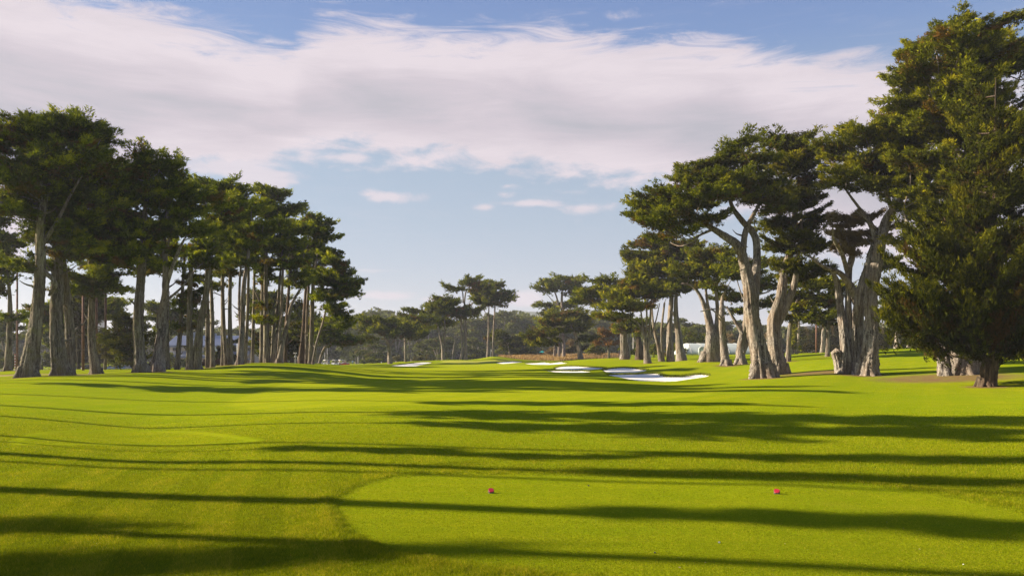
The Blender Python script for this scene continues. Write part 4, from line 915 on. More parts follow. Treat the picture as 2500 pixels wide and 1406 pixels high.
for i, (lab, x, y, cl, tp, hw, tw) in enumerate((
    ('thick trunked cypress beyond the left edge throwing the shadow between the tee markers', -34.5, 19.4, 16, 23, .6, 1.0),
    ('tall clear trunked cypress beyond the left edge shading the strip behind the tee', -43, 25.6, 20, 25, .6, .9),
    ('short cypress beyond the left edge throwing the patchy shadow behind the tee', -33, 26.6, 12, 16, .6, .25),
    ('slim cypress beyond the left edge throwing the thin shadow over the first mown ring', -45.5, 30, 22, 28, .9, .5),
    ('broad cypress beyond the left edge throwing the lower half of the wide shadow band', -35.5, 36.0, 14, 28, 2.9, .6),
    ('broad cypress beyond the left edge throwing the upper half of the wide shadow band', -37.5, 42.0, 14, 29, 3.3, .7),
    ('cypress beyond the left edge throwing the thin curved shadow over the swale', -38.5, 50.5, 15, 23, 1.6, .6),
    ('cypress beyond the left edge throwing the shadow band before the lichened trunk', -57, 67, 10, 25, 3.6, .9),
    ('very tall cypress beyond the left edge whose shadow reaches the dark young cypress', -53.5, 71, 19, 35, 2.8, 1.0),  # these very tall ones are added unseen, raised to shade the right grove
    ('very tall cypress beyond the left edge whose shadow reaches the gnarled foot', -57.5, 79, 20, 36, 2.6, 1.0),
    ('very tall cypress beyond the left edge whose shadow reaches the huge forked cypress', -62, 88, 20, 36, 2.4, 1.0),
    ('straight slim cypress beyond the left edge throwing the line along the bottom of the tee', -32, 16.2, 22, 26, .4, .5),
    ('very slim cypress beyond the left edge throwing a thin second line behind the tee', -43, 24.2, 24, 27, .4, .35),
    ('slim cypress far beyond the left edge, nearest of three throwing thin shadows on the mound', -62, 86, 18, 26, 2.2, .7),
    ('slim cypress far beyond the left edge, middle of three throwing thin shadows on the mound', -68, 96, 18, 26, 2.2, .7),
    ('slim cypress far beyond the left edge, farthest of three throwing thin shadows on the mound', -74, 107, 18, 26, 2.2, .7))):
    off_tree(lab, x, y, cl, tp, hw, tw, 501 + i)
copy_tree(tree_by('dark bushy young cypress'), (-45, 15.4, gz(-45, 15.4)), .3, (.75, .75, .82), label='pointed cypress beyond the left edge throwing the shadow in the bottom left corner', group='cypresses left of the tee')

for st, px, Y, rz, sc, lab in (('cypress with a wide tiered crown', 20, 190, .5, .75, 'shaded far cypress at the left edge behind the striped post'),
        ('low spreading round headed', 150, 185, 1.9, .9, 'low shaded cypress behind the two thickest left trunks'),
        ('low flat topped cypress', 285, 175, 2.2, .95, 'low shaded cypress above the parked cars'),
        ('cypress with a wide tiered crown', 400, 178, 3.9, .82, 'shaded cypress behind the twisted white limbed one'),
        ('slim cypress directly behind', 470, 160, 2.8, .72, 'slim shaded cypress before the left half of the clubhouse'),
        ('dark spreading cypress behind', 560, 175, 1.1, .8, 'shaded cypress before the right half of the clubhouse'),
        ('cypress with a wide tiered crown', 660, 170, 5.1, .85, 'shaded cypress behind the furrowed trunk on the mound'),
        ('dark spreading cypress behind', 672, 150, 4.0, .7, 'low dark cypress filling the gap behind the bending pale trunks'),
        ('slim pale stemmed cypress directly', 730, 175, 2.0, 1.0, 'shaded cypress behind the small lamp post'),
        ('low spreading round headed', 770, 200, 4.4, .95, 'shaded round cypress behind the right end of the left grove')):
    x_ = (px - CX) / F * Y; copy_tree(tree_by(st), (x_, Y, gz(x_, Y)), rz, sc, label=lab, group='shaded cypresses behind the left grove')

# ------------------------------------------------------------------ far eucalyptus wood: five shapes, copied one by one
def euc_proto(seed, H, Wd, leaf='euc'):
    rng = np.random.default_rng(seed); root = empty('eucalyptus_tree', (0, 0, 0)); tb = Tubes(); blobs = []
    nst = rng.integers(2, 4)
    for k in range(nst):
        a = rng.uniform(0, 6.28); lean = rng.uniform(.05, .2) * H
        P = [(rng.normal(0, .3), rng.normal(0, .3), -.8), (math.cos(a) * lean * .3, math.sin(a) * lean * .3, H * .3), (math.cos(a) * lean, math.sin(a) * lean, H * .75)]
        tb.add(catmull(P, 10), np.linspace(.42, .12, 10), 7, .06, rng)
    for k in range(13):
        h = rng.uniform(.16, .92); rr = Wd * .5 * math.sqrt(max(.05, 1 - ((h - .55) / .52) ** 2)); a = rng.uniform(0, 6.28); q = rng.uniform(.3, .8)
        blobs.append([math.cos(a) * rr * q, math.sin(a) * rr * q, h * H, Wd * rng.uniform(.16, .27), Wd * rng.uniform(.16, .27), H * rng.uniform(.07, .12)])
    V, Ft, TI, pads = foliage(np.array(blobs), rng, .75, .62, 1.25, cov=1.25, round_=True, droop=.25, kmax=3)
    link_mesh('crown', np_mesh('crown', V, Ft, False, TI), M[leaf], root); link_mesh('trunk', tb.mesh('trunk'), M['bark_pale'], root)
    return root
EP = [euc_proto(900 + i, H, w_) for i, (H, w_) in enumerate(((24, 15), (24, 12), (20, 16), (26, 17), (16, 10)))]
GF = 'eucalyptus trees of the far wood'
FAR = [  # column, top row, distance, shape, label
    (872, 770, 420, 1, 'far eucalyptus directly right of the left grove, beyond the golf carts'), (902, 757, 450, 3, 'far eucalyptus at the left summit of the distant wood'), (938, 756, 460, 0, 'far rounded eucalyptus directly above the low round headed cypress'),
    (968, 764, 440, 2, 'far eucalyptus where the wood dips beside the tiered cypress'), (1006, 788, 430, 1, 'far eucalyptus hidden behind the left side of the tiered cypress'), (1045, 792, 430, 3, 'far eucalyptus behind the middle of the tiered cypress'),
    (1085, 786, 440, 0, 'far eucalyptus between the tiered and the flat topped cypress'), (1150, 774, 430, 2, 'far eucalyptus right behind the flat topped cypress'), (1185, 765, 430, 1, 'far eucalyptus seen between the slender umbrella stems'),
    (1222, 757, 430, 3, 'far broad eucalyptus right of the umbrella cypresses'), (1262, 752, 430, 0, 'far rounded eucalyptus highest in the middle of the picture'), (1296, 768, 440, 2, 'far eucalyptus left of the tall trio'),
    (1330, 775, 440, 1, 'far eucalyptus behind the tall trio'), (1446, 754, 420, 3, 'far eucalyptus right of the tall trio crown'), (1478, 764, 420, 0, 'far eucalyptus under the flat tufted bough'), (1512, 776, 420, 2, 'far eucalyptus above the rust coloured tree'),
    (888, 822, 330, 4, 'nearer pale eucalyptus below the wood beside the golf carts'), (915, 835, 320, 4, 'short eucalyptus left of the low cypress trunk'), (1035, 832, 320, 4, 'short eucalyptus behind the crooked gap left of the tiered cypress'),
    (1070, 822, 330, 2, 'olive eucalyptus behind the tiered cypress stems'), (1160, 820, 330, 4, 'brownish eucalyptus right of the thick double stem'), (1228, 812, 340, 1, 'eucalyptus behind the low dark flat cypress'),
    (1290, 812, 340, 2, 'shaded eucalyptus left of the teal umbrella'), (1450, 800, 350, 2, 'shaded eucalyptus right of the windswept cypress'), (1560, 790, 350, 1, 'shaded eucalyptus behind the vase shaped cypress'),
    (1600, 780, 340, 0, 'shaded eucalyptus behind the double stemmed cypress'), (1650, 775, 340, 3, 'shaded eucalyptus left above the tent'), (1700, 790, 330, 2, 'eucalyptus directly above the left half of the tent'),
    (1760, 785, 330, 1, 'eucalyptus above the middle of the tent'), (1810, 780, 330, 3, 'eucalyptus above the right half of the tent'), (1870, 790, 320, 2, 'eucalyptus behind the white cabin'),
    (1930, 800, 320, 4, 'eucalyptus behind the ivy covered trunk'), (1985, 792, 310, 0, 'tawny eucalyptus behind the left end of the right range net'), (2045, 785, 310, 2, 'eucalyptus behind the right range net by the many stemmed cypress'),
    (2110, 780, 310, 1, 'eucalyptus behind the right range net by the smooth trunk'), (2165, 768, 310, 3, 'eucalyptus behind the right end of the right range net'), (2240, 780, 300, 0, 'eucalyptus behind the second pale far right trunk'), (2330, 790, 300, 2, 'eucalyptus hidden behind the gnarled foot'), (2440, 785, 300, 3, 'eucalyptus right of the young dark cypress trunk'), (2510, 780, 300, 1, 'eucalyptus at the far right edge'),
    (-20, 818, 330, 2, 'hazy eucalyptus at the far left edge'), (30, 800, 340, 0, 'hazy eucalyptus behind the striped post'), (75, 806, 345, 1, 'hazy eucalyptus behind the lichened trunk'), (120, 812, 340, 2, 'hazy eucalyptus between the two thickest left trunks'),
    (180, 800, 340, 3, 'hazy eucalyptus behind the left range net'), (240, 800, 345, 1, 'hazy eucalyptus behind the tallest net poles'), (300, 812, 340, 0, 'hazy eucalyptus above the parked cars'), (370, 806, 340, 2, 'hazy eucalyptus left behind the clubhouse'),
    (440, 806, 345, 3, 'hazy eucalyptus behind the left end of the clubhouse'), (510, 806, 345, 1, 'hazy eucalyptus behind the middle of the clubhouse'), (560, 800, 345, 2, 'hazy eucalyptus above the clubhouse ridge'), (620, 796, 345, 0, 'hazy eucalyptus behind the right end of the clubhouse'),
    (680, 786, 345, 3, 'hazy eucalyptus behind the furrowed trunk'), (740, 780, 350, 1, 'hazy eucalyptus behind the small lamp post'), (800, 775, 360, 2, 'hazy eucalyptus behind the right end of the left grove'), (845, 772, 400, 0, 'hazy eucalyptus just left of the wood summit')]
rng = np.random.default_rng(77)
used = set()
for (px, q, Y, k, lab) in FAR:
    x = (px - CX) / F * Y; z = gz(x, Y); Ht = (24, 24, 20, 26, 16)[k] * .98
    want = CZ + (HY - q) / F * Y - z; s = want / Ht; sx = s * rng.uniform(.9, 1.25) if s > 1 else max(s, .8) * rng.uniform(1.0, 1.3)
    if k in used: copy_tree(EP[k], (x, Y, z), rng.uniform(0, 6.28), (sx, sx, s), label=lab, group=GF, cat='tree')
    else:
        used.add(k); r_ = EP[k]; r_.location = (x, Y, z); r_.scale = (sx, sx, s); tag(r_, lab, 'tree', GF)
# the wood behind them, one mass
def wood_mass():
    rg = np.random.default_rng(8); B = []
    for px in np.arange(-140, 2660, 17):
        for row in range(2):
            Y = 470 + row * 60 + rg.uniform(-15, 15); tp = np.interp(px, [-140, 400, 600, 800, 880, 930, 990, 1060, 1150, 1260, 1330, 1450, 1560, 1900, 2200, 2640], [812, 810, 800, 785, 765, 752, 775, 790, 780, 760, 775, 765, 785, 800, 785, 790]) + rg.uniform(-4, 8) + (6 if row == 0 else 0)
            x = (px - CX) / F * Y; zt = CZ + (HY - tp) / F * Y; z0 = gz(x, Y); n = 4
            for j in range(n):
                h = (j + .6) / n; B.append([x + rg.normal(0, 2), Y + rg.normal(0, 5), z0 + (zt - z0 - 2.0) * h, 5.2, 5.2, (zt - z0) / n * .62])
    V, Ft, TI, _ = foliage(np.array(B), rg, 1.3, 1.5, 2.4, cov=.85, round_=True, droop=.2, kmax=3)
    NTRI[0] += len(Ft)
    o = link_mesh('distant_wood', np_mesh('distant_wood', V, Ft, False, TI), M['euc']); tag(o, 'dense hazy mass of far trees along the horizon behind everything else', 'wood', kind='stuff')
wood_mass()
# distant hills
def hills():
    m = simple_mat('far_hill', (0.07, 0.085, 0.045), .95, nscale=.01, namp=.3)
    mb = bpy.data.meshes.new('hills'); V = []; Fc = []
    cols = np.arange(-900, 3500, 30); Y0 = 1500
    rg = random.Random(4)
    for i, c in enumerate(cols):
        top = 806 + 6 * math.sin(c * .006) + 4 * math.sin(c * .021 + 1) + 2 * math.sin(c * .06) - 50 * math.exp(-((c - 1290) / 90) ** 2) - 44 * math.exp(-((c - 1225) / 60) ** 2) * .4
        for j, f in enumerate((0, .35, .7, 1.0, .6, 0)):
            Y = Y0 + j * 60; x = (c - CX) / F * Y; V.append((x, Y, -5 + f * (CZ + (HY - top) / F * (Y0 + 180) + 5) + rg.uniform(-1.5, 1.5) * (f > .1)))
    n = 6
    for i in range(len(cols) - 1):
        for j in range(n - 1): Fc.append((i * n + j, (i + 1) * n + j, (i + 1) * n + j + 1, i * n + j + 1))
    mb.from_pydata(V, [], Fc); mb.update()
    for p in mb.polygons: p.use_smooth = True
    o = link_mesh('hills', mb, m); tag(o, kind='structure')
hills()

# ------------------------------------------------------------------ bushes and small trees
def bush(name, label, Y, blobs, leaf, trunk=None, L=.5, w=.28, rp=.8, cat='bush', grp=None, cov=1.5, seed=1, mat='bark_left'):
    rg = np.random.default_rng(seed); k = Y / F
    x = (blobs[0][0] - CX) * k if not trunk else (trunk[0][0][0] - CX) * k
    base = np.array([x, Y, gz(x, Y)]); root = empty(name, base); tag(root, label, cat, grp)
    B = []
    for b in blobs:
        p = W(b[0], b[1], Y) - base; p[1] += rg.uniform(-.4, .4) * b[2] * k
        B.append([*p, b[2] * k * .9, b[2] * k * .9, b[3] * k * .9])
    V, Ft, TI, pads = foliage(np.array(B), rg, L, w, rp, cov=cov, round_=True, droop=.05, kmax=3)
    link_mesh('foliage', np_mesh('foliage', V, Ft, False, TI), M[leaf], root)
    tb = Tubes()
    if trunk:
        for tr in trunk:
            P = [W(a, b, Y) - base for a, b, _ in tr]; P[0][2] = min(P[0][2], -.2); tb.add(catmull(P, 9), np.interp(np.linspace(0, 1, 9), np.linspace(0, 1, len(tr)), [c * k / 2 for *_, c in tr]), 7, .05, rg)
    end = np.array([0, 0, -.1]) if not trunk else P[-1]
    for Bq in B: tb.add(np.array([end, (end + np.array(Bq[:3])) / 2 + rg.normal(0, .1, 3), Bq[:3]]), np.array([.07, .05, .03]), 4)
    link_mesh('stem', tb.mesh('stem'), M[mat], root)
    return root
bush('bush', 'round tan leafed bush between the slender cypress and the parked cars', 112, [(250, 838, 16, 12), (262, 850, 20, 16), (285, 862, 22, 14), (245, 858, 14, 16), (300, 868, 16, 10), (268, 870, 18, 10)], 'olive_bush', [[(257, 912, 7), (256, 890, 6), (258, 870, 4)]], L=.4, w=.12, rp=.8, cov=1.0, seed=3)
bush('bush', 'yellow green bush under the tan one by the parked cars', 150, [(285, 885, 18, 10), (305, 888, 14, 8), (270, 886, 8, 8)], 'bush', seed=4)
bush('bush', 'bright yellow bush behind the left edge cypress trunks', 190, [(5, 862, 14, 10), (15, 880, 16, 14), (-8, 880, 16, 16)], 'bush', seed=5)
bush('bush', 'dark green hedge bush between the striped post and the lichened trunk', 185, [(30, 885, 24, 16), (10, 892, 24, 12), (45, 893, 14, 10), (60, 880, 10, 16)], 'leaf_dark', seed=6)
bush('bush', 'yellow bush behind the net between the two thickest left trunks', 195, [(118, 868, 12, 10), (128, 880, 16, 14), (108, 888, 14, 12), (85, 880, 12, 16)], 'bush', seed=7)
bush('bush', 'yellow green bush at the left corner of the clubhouse', 205, [(415, 872, 8, 12), (418, 888, 9, 12)], 'bush', seed=8)
bush('bush', 'small bright bush against the clubhouse wall near its left corner', 205, [(450, 885, 10, 9), (444, 892, 8, 6)], 'bush', seed=9)
bush('bush', 'tall yellow green bush against the middle of the clubhouse behind the white flag', 190, [(534, 862, 11, 13), (532, 880, 13, 11), (545, 870, 7, 12)], 'bush', seed=10)
bush('bush', 'brown dead leaved bush at the foot of the left clubhouse trunks', 150, [(497, 892, 8, 6), (505, 893, 10, 8), (490, 895, 6, 4)], 'brown', seed=11)
bush('bush', 'brown dead leaved bush right of the white flag', 150, [(536, 886, 14, 6), (550, 888, 14, 5), (527, 890, 9, 6)], 'brown', seed=12)
bush('rust_leaved_tree', 'small rust orange leaved tree behind the straw grass', 215, [(1480, 820, 24, 14), (1462, 828, 16, 12), (1500, 815, 14, 11), (1470, 810, 14, 8), (1490, 838, 18, 10), (1455, 840, 10, 8), (1508, 835, 8, 8), (1500, 800, 10, 6)], 'rust', [[(1487, 868, 7), (1485, 850, 5), (1483, 835, 3)]], cat='tree', L=.55, w=.3, rp=.9, cov=.9, seed=13)
bush('bush', 'pale olive shrub mass right of the tall trio behind the straw grass', 262, [(1395, 853, 12, 9), (1412, 850, 14, 10), (1430, 852, 14, 10), (1385, 858, 10, 7)], 'olive_bush', seed=14)
bush('bush', 'green shrub directly left of the rust coloured tree', 255, [(1450, 850, 14, 12), (1462, 858, 14, 9), (1440, 858, 10, 8)], 'bush', seed=15, rp=1.0)
bush('bush', 'tan dry shrub left of the tall trio', 270, [(1345, 856, 8, 8), (1338, 860, 8, 5), (1392, 838, 12, 10)], 'tan', seed=16)
bush('bush', 'rounded dark shrub right of the rust coloured tree', 220, [(1520, 852, 10, 10), (1545, 862, 14, 5), (1555, 858, 10, 8)], 'leaf_warm', seed=17)
bush('bush', 'rounded green shrub between the vase shaped and double stemmed cypresses', 190, [(1597, 850, 12, 12), (1600, 862, 14, 7), (1590, 862, 9, 7)], 'bush', seed=18)
bush('bush', 'green shrub at the left end of the tent', 185, [(1630, 862, 10, 9), (1650, 850, 10, 12), (1668, 860, 6, 8)], 'leaf_warm', seed=19)
bush('bush', 'broad feathery green shrub above the left end of the tent', 235, [(1690, 825, 20, 14), (1665, 835, 16, 12), (1715, 830, 18, 12), (1680, 812, 14, 8)], 'leaf', seed=20, rp=1.2, L=.8)
bush('bush', 'pink flowered pale shrub behind the tent', 240, [(1780, 822, 12, 8), (1790, 832, 10, 8), (1880, 825, 12, 12)], 'tan', seed=21)
bush('bush', 'tawny shrub behind the right range net beside its pole', 200, [(1975, 848, 14, 10), (2000, 850, 16, 9), (2030, 852, 14, 8), (1960, 852, 8, 7)], 'olive_bush', seed=22)
bush('bush', 'brownish shrub behind the right range net near its right end', 205, [(2090, 838, 14, 14), (2150, 842, 18, 12), (2180, 838, 16, 12), (2060, 845, 10, 9)], 'olive_bush', seed=23)
bush('bush', 'low dark bush beneath the flagstick wood', 300, [(1150, 872, 16, 6), (1165, 874, 10, 4)], 'leaf_dark', seed=24)
bush('bush', 'low dark bushes left of the teal umbrella on the course', 300, [(1285, 862, 18, 7), (1265, 866, 16, 6), (1300, 858, 10, 6)], 'leaf_dark', seed=25)
bush('bush', 'low olive bush at the foot of the wood right of the low round headed cypress', 300, [(1020, 878, 16, 8), (1045, 878, 14, 7), (970, 876, 14, 9)], 'olive_bush', seed=26)
bush('bush', 'low green bush at the foot of the wood left of the low round headed cypress', 305, [(905, 880, 14, 8), (925, 882, 12, 7), (885, 884, 10, 6)], 'bush', seed=27)

# ------------------------------------------------------------------ range nets and poles
def pole(name, label, px, q, top, Y, wpx, mat, cat='pole', grp=None, lean=0):
    k = Y / F; x = (px - CX) * k; z = gz(x, Y); root = MB(); H = CZ + (HY - top) * k - z
    root.tube([(0, 0, -.4), (lean * k * .5, 0, H * .5), (lean * k, 0, H)], [wpx * k * .5, wpx * k * .47, wpx * k * .4], 10)
    o = root.build(name, M[mat], None, True); o.location = (x, Y, z); tag(o, label, cat, grp); return o
GP = 'wooden poles of the left range net'
pole('net_pole', 'brown wooden net pole at the left, just right of the slim touching trunk', 172.5, 905, 690, 118, 6, 'wood_pole', grp=GP)
pole('net_pole', 'stout brown wooden net pole left of the slender cypress', 203, 914, 712, 108, 6.5, 'wood_pole', grp=GP)
pole('net_pole', 'brown wooden net pole hidden partly by the slender cypress', 235.5, 900, 640, 122, 6, 'wood_pole', grp=GP)
pole('net_pole', 'brown wooden net pole above the tan leafed bush', 258, 890, 640, 128, 5.5, 'wood_pole', grp=GP)
pole('utility_pole', 'tall thin brown pole behind the striped post at the left edge', 42, 905, 648, 140, 5, 'wood_pole')
pole('net_pole', 'brown wooden pole of the right range net', 1993, 862, 770, 184, 4.2, 'wood_pole')
pole('net_pole', 'thin dark pole at the left end of the right range net', 1924, 862, 800, 190, 2.2, 'grey_pole')
pole('thin_pole', 'thin white pole before the right end of the clubhouse', 579.5, 892, 838, 140, 2.2, 'white')
for i, (px, tp, lab) in enumerate(((793, 860, 'left'), (799, 850, 'right'))):
    pole('thin_pole', 'thin grey pole behind the golf carts, %s of a pair' % lab, px, 893, tp, 330, 1.2, 'grey_pole', grp='thin poles beyond the golf carts')
pole('thin_pole', 'thin pale post left of the low round headed cypress', 874, 892, 870, 300, 1.3, 'grey_pole')
pole('thin_pole', 'short white marker post right of the golfer by the wood', 931, 890, 883, 295, 1.3, 'white')

def net_mat():
    m, nt = new_mat('range_net'); g = NT(nt)
    d = g.n('ShaderNodeBsdfDiffuse'); d.inputs[0].default_value = (0.05, 0.036, 0.02, 1); tr = g.n('ShaderNodeBsdfTransparent')
    geo = g.n('ShaderNodeTexCoord').outputs['Object']
    nz = g.noise(g.mapping(geo, (.5, .5, .06)), 1.0, 3)
    mx = g.n('ShaderNodeMixShader'); g.l(g.math('MULTIPLY_ADD', nz, .25, .60), mx.inputs[0]); g.l(tr.outputs[0], mx.inputs[1]); g.l(d.outputs[0], mx.inputs[2])
    o = g.n('ShaderNodeOutputMaterial'); g.l(mx.outputs[0], o.inputs[0]); return m
M['net'] = net_mat()
def net(label, cols, Y0, Y1, grp=None):
    """cols: (column, top row); hangs as folded sheet from Y0 to Y1"""
    V = []; Fc = []; n = len(cols) * 6; rows = 8
    cs = np.linspace(cols[0][0], cols[-1][0], n); a = np.array(cols, float)
    for i, c in enumerate(cs):
        Y = Y0 + (Y1 - Y0) * i / (n - 1) + .35 * math.sin(i * 1.9); x = (c - CX) / F * Y; z0 = gz(x, Y); z1 = CZ + (HY - np.interp(c, a[:, 0], a[:, 1])) / F * Y
        for j in range(rows): V.append((x, Y + .2 * math.sin(i * .9 + j), z0 + .05 + (z1 - z0) * j / (rows - 1)))
    for i in range(n - 1):
        for j in range(rows - 1): Fc.append((i * rows + j, (i + 1) * rows + j, (i + 1) * rows + j + 1, i * rows + j + 1))
    me = bpy.data.meshes.new('range_net'); me.from_pydata([tuple(map(float, v)) for v in V], [], Fc); me.update()
    for p in me.polygons: p.use_smooth = True
    o = link_mesh('range_net', me, M['net']); tag(o, label, 'net', grp)
net('tall dark see through range net hanging between the brown poles on the left', [(174, 735), (180, 722), (200, 722), (203, 712), (236, 700), (245, 693), (259, 690)], 118, 128)
net('long low tawny see through range net beyond the right lawn', [(1922, 806), (1955, 798), (1993, 793), (2100, 796), (2190, 803), (2245, 806)], 190, 184)

# striped post
def striped_post():
    Y = 140; k = Y / F; x = (37 - CX) * k; z = gz(x, Y); root = empty('striped_post', (x, Y, z)); tag(root, 'red and white striped post at the left edge of the course', 'post')
    H = CZ + (HY - 864) * k - z; n = 13
    for nm, par, mt in (('white_band', 1, 'white'), ('red_band', 0, 'red')):
        for i in range(n):
            if i % 2 == par:
                b = MB(); b.tube([(0, 0, i * H / n - (0.3 if i == 0 else 0)), (0, 0, (i + 1) * H / n)], .075, 10); b.build(nm, M[mt], root)
striped_post()
def lamp():
    Y = 126; k = Y / F; x = (721 - CX) * k; z = gz(x, Y); root = empty('lamp_post', (x, Y, z)); tag(root, 'small grey post with two lamp heads on the crest of the left mound', 'lamp post')
    H = CZ + (HY - 862) * k - z; b = MB(); b.tube([(0, 0, -.2), (0, 0, H)], .05, 8); b.build('post', M['grey_pole'], root)
    for zz, s in ((H, 1), (H - .55, .6)):
        b = MB(); b.tube([(-.16 * s, 0, zz - .05), (-.16 * s, 0, zz + .1)], [.10, .05]); b.tube([(.16 * s, 0, zz - .05), (.16 * s, 0, zz + .1)], [.10, .05]); b.box(-.18 * s, .18 * s, -.03, .03, zz - .03, zz + .03); b.build('lamp_head', M['white'], root)
lamp()
def utility():
    Y = 285; k = Y / F; x = (1546 - CX) * k; z = gz(x, Y); root = empty('utility_pole', (x, Y, z)); tag(root, 'grey utility pole with a cross arm right of the broken pale trunk', 'pole')
    H = CZ + (HY - 814) * k - z; b = MB(); b.tube([(0, 0, -.3), (0, 0, H)], [.2, .14], 8); b.build('post', M['grey_pole'], root)
    b = MB(); b.box(-1.0, .9, -.07, .07, H - .8, H - .64); b.box(-.8, .2, -.06, .06, H - .2, H - .06); b.build('cross_arm', M['grey_pole'], root)
utility()
def flagstick():
    Y = 243; k = Y / F; x = (1198.5 - CX) * k; z = gz(x, Y); root = empty('flagstick', (x, Y, z)); tag(root, 'white flagstick with a small pale flag standing on the green', 'flagstick')
    H = 2.35; b = MB(); b.tube([(0, 0, -.1), (0, 0, H)], .035, 8); b.build('pole', M['white'], root)
    b = MB(); b.prism([(0.02, H), (.10, H - .05), (.30, H - .35), (.27, H - .75), (.1, H - .62), (.02, H - .5)], -.02, .02); b.build('flag', M['white'], root)
flagstick()
def club_flag():
    Y = 150; k = Y / F; x = (521.5 - CX) * k; z = gz(x, Y); root = empty('flagpole', (x, Y, z)); tag(root, 'white flag hanging from a slim pole in front of the clubhouse roof', 'flagpole')
    H = CZ + (HY - 842) * k - z; b = MB(); b.tube([(0, 0, -.3), (0, 0, H)], .05, 8); b.build('pole', M['grey_pole'], root)
    b = MB(); b.prism([(.05, H), (.22, H - .15), (.45, H - .6), (.72, H - 1.05), (.6, H - 1.2), (.35, H - 1.15), (.2, H - .7), (.05, H - .55)], -.04, .04); b.build('flag', M['white'], root)
club_flag()
# tee markers: short logs sawn at a slant, red painted tops
def tee_marker(px, q, label, rz):
    p = hit(px, q); root = empty('tee_marker', p, rz); tag(root, label, 'tee marker', 'red topped tee markers')
    rg = np.random.default_rng(int(px)); n = 20; th = np.linspace(0, 2 * np.pi, n, endpoint=False)
    r = .056 * (1 + .05 * np.sin(3 * th + 1) + .04 * np.sin(7 * th) + rg.normal(0, .015, n)) * (1 - .18 * (np.abs(np.cos(2 * th)) > .95))
    def ring(z0, sc, slant): return [(r[i] * sc * math.cos(th[i]), r[i] * sc * math.sin(th[i]), z0 + slant * r[i] * math.sin(th[i])) for i in range(n)]
    b = MB(); rings = [ring(-.03, 1.02, 0), ring(.0, 1.0, 0), ring(.028, .98, .25), ring(.052, 1.0, .52)]
    vs = sum(rings, []); fs = [(j * n + i, j * n + (i + 1) % n, (j + 1) * n + (i + 1) % n, (j + 1) * n + i) for j in range(3) for i in range(n)] + [tuple(range(n))[::-1], tuple(3 * n + i for i in range(n))]
    b.add(vs, fs); b.build('log', M['log'], root)
    b = MB(); ra, rb = ring(.0525, .99, .52), ring(.060, .94, .52); vs = ra + rb
    fs = [(i, (i + 1) % n, n + (i + 1) % n, n + i) for i in range(n)] + [tuple(range(n))[::-1], tuple(n + i for i in range(n))]
    b.add(vs, fs); b.build('painted_top', M['red'], root)
tee_marker(1199, 1203, 'short log tee marker with a red painted top, left of the pair on the tee', .2)
tee_marker(1896.5, 1205, 'short log tee marker with a red painted top, right of the pair on the tee', -.3)
# golf balls and bits on the tee
def litter():
    rg = np.random.default_rng(12); V = []; Fc = []
    for i in range(45):
        px, q = rg.uniform(50, 2450), rg.uniform(1175, 1400); Y = CZ * F / (q - HY); x = (px - CX) / F * Y; z = gz(x, Y) + .012; s = rg.uniform(.006, .02); a = rg.uniform(0, 3.1)
        c, d = math.cos(a) * s, math.sin(a) * s; b = len(V); V += [(x - c, Y - d, z), (x + d * .4, Y - c * .4, z + s * .5), (x + c, Y + d, z + .004), (x - d * .4, Y + c * .4, z + .001)]; Fc.append((b, b + 1, b + 2, b + 3))
    me = bpy.data.meshes.new('leaf_litter'); me.from_pydata(V, [], Fc); me.update(); o = link_mesh('leaf_litter', me, simple_mat('dry_leaf', (.24, .19, .09), .8)); tag(o, 'tiny dry leaf scraps scattered over the tee grass', 'litter', kind='stuff')
litter()
for px, q, s, lab, mt in ((1756, 1325, .016, 'small pale broken tee peg head lying on the right of the tee', 'silver'), (1599, 1350, .015, 'tiny dark pine cone scrap on the tee beside the bottom shadow', 'black'), (2352, 1378, .009, 'tiny white pebble at the bottom right of the tee', 'white'), (1437, 1186, .018, 'dark clod behind and between the two tee markers', 'black')):
    p = hit(px, q); bm = bmesh.new(); bmesh.ops.create_icosphere(bm, subdivisions=2, radius=s)
    for v in bm.verts: v.co *= 1 + .18 * mnoise.noise(v.co * 90); v.co.z *= .8
    me = bpy.data.meshes.new('pebble'); bm.to_mesh(me); bm.free(); o = link_mesh('pebble', me, M[mt]); o.location = (p[0], p[1], p[2] + s * .7); tag(o, lab, 'pebble')

# ------------------------------------------------------------------ umbrella tables
def umbrella(px, q, Y, wpx, label):
    k = Y / F; x = (px - CX) * k; z = gz(x, Y); root = empty('umbrella', (x, Y, z)); tag(root, label, 'umbrella')
    r = wpx * k * .5; H = CZ + (HY - q) * k - z; n = 8; V = [(0, 0, H)]; Fc = []
    for a in range(n): V.append((r * math.cos(a * math.pi / 4), r * math.sin(a * math.pi / 4), H - .34 * r))
    for a in range(n): V.append((r * math.cos(a * math.pi / 4), r * math.sin(a * math.pi / 4), H - .34 * r - .16))
    V.append((0, 0, H - .05))
    for a in range(n): Fc += [(0, 1 + a, 1 + (a + 1) % n), (1 + a, 9 + a, 9 + (a + 1) % n, 1 + (a + 1) % n), (17, 9 + (a + 1) % n, 9 + a)]
    b = MB(); b.add(V, Fc); b.build('canopy', M['teal'], root)
    b = MB(); b.tube([(0, 0, -.1), (0, 0, H - .06)], .04, 8); b.build('pole', M['white'], root)
    b = MB(); b.box(-.3, .3, -.3, .3, 0, .12, .06); b.build('base', M['black'], root)
umbrella(1324, 856.5, 300, 17, 'open teal umbrella on the rise left of the tall trio')
umbrella(574.5, 880, 215, 12, 'open teal umbrella beside the thin white pole at the clubhouse')
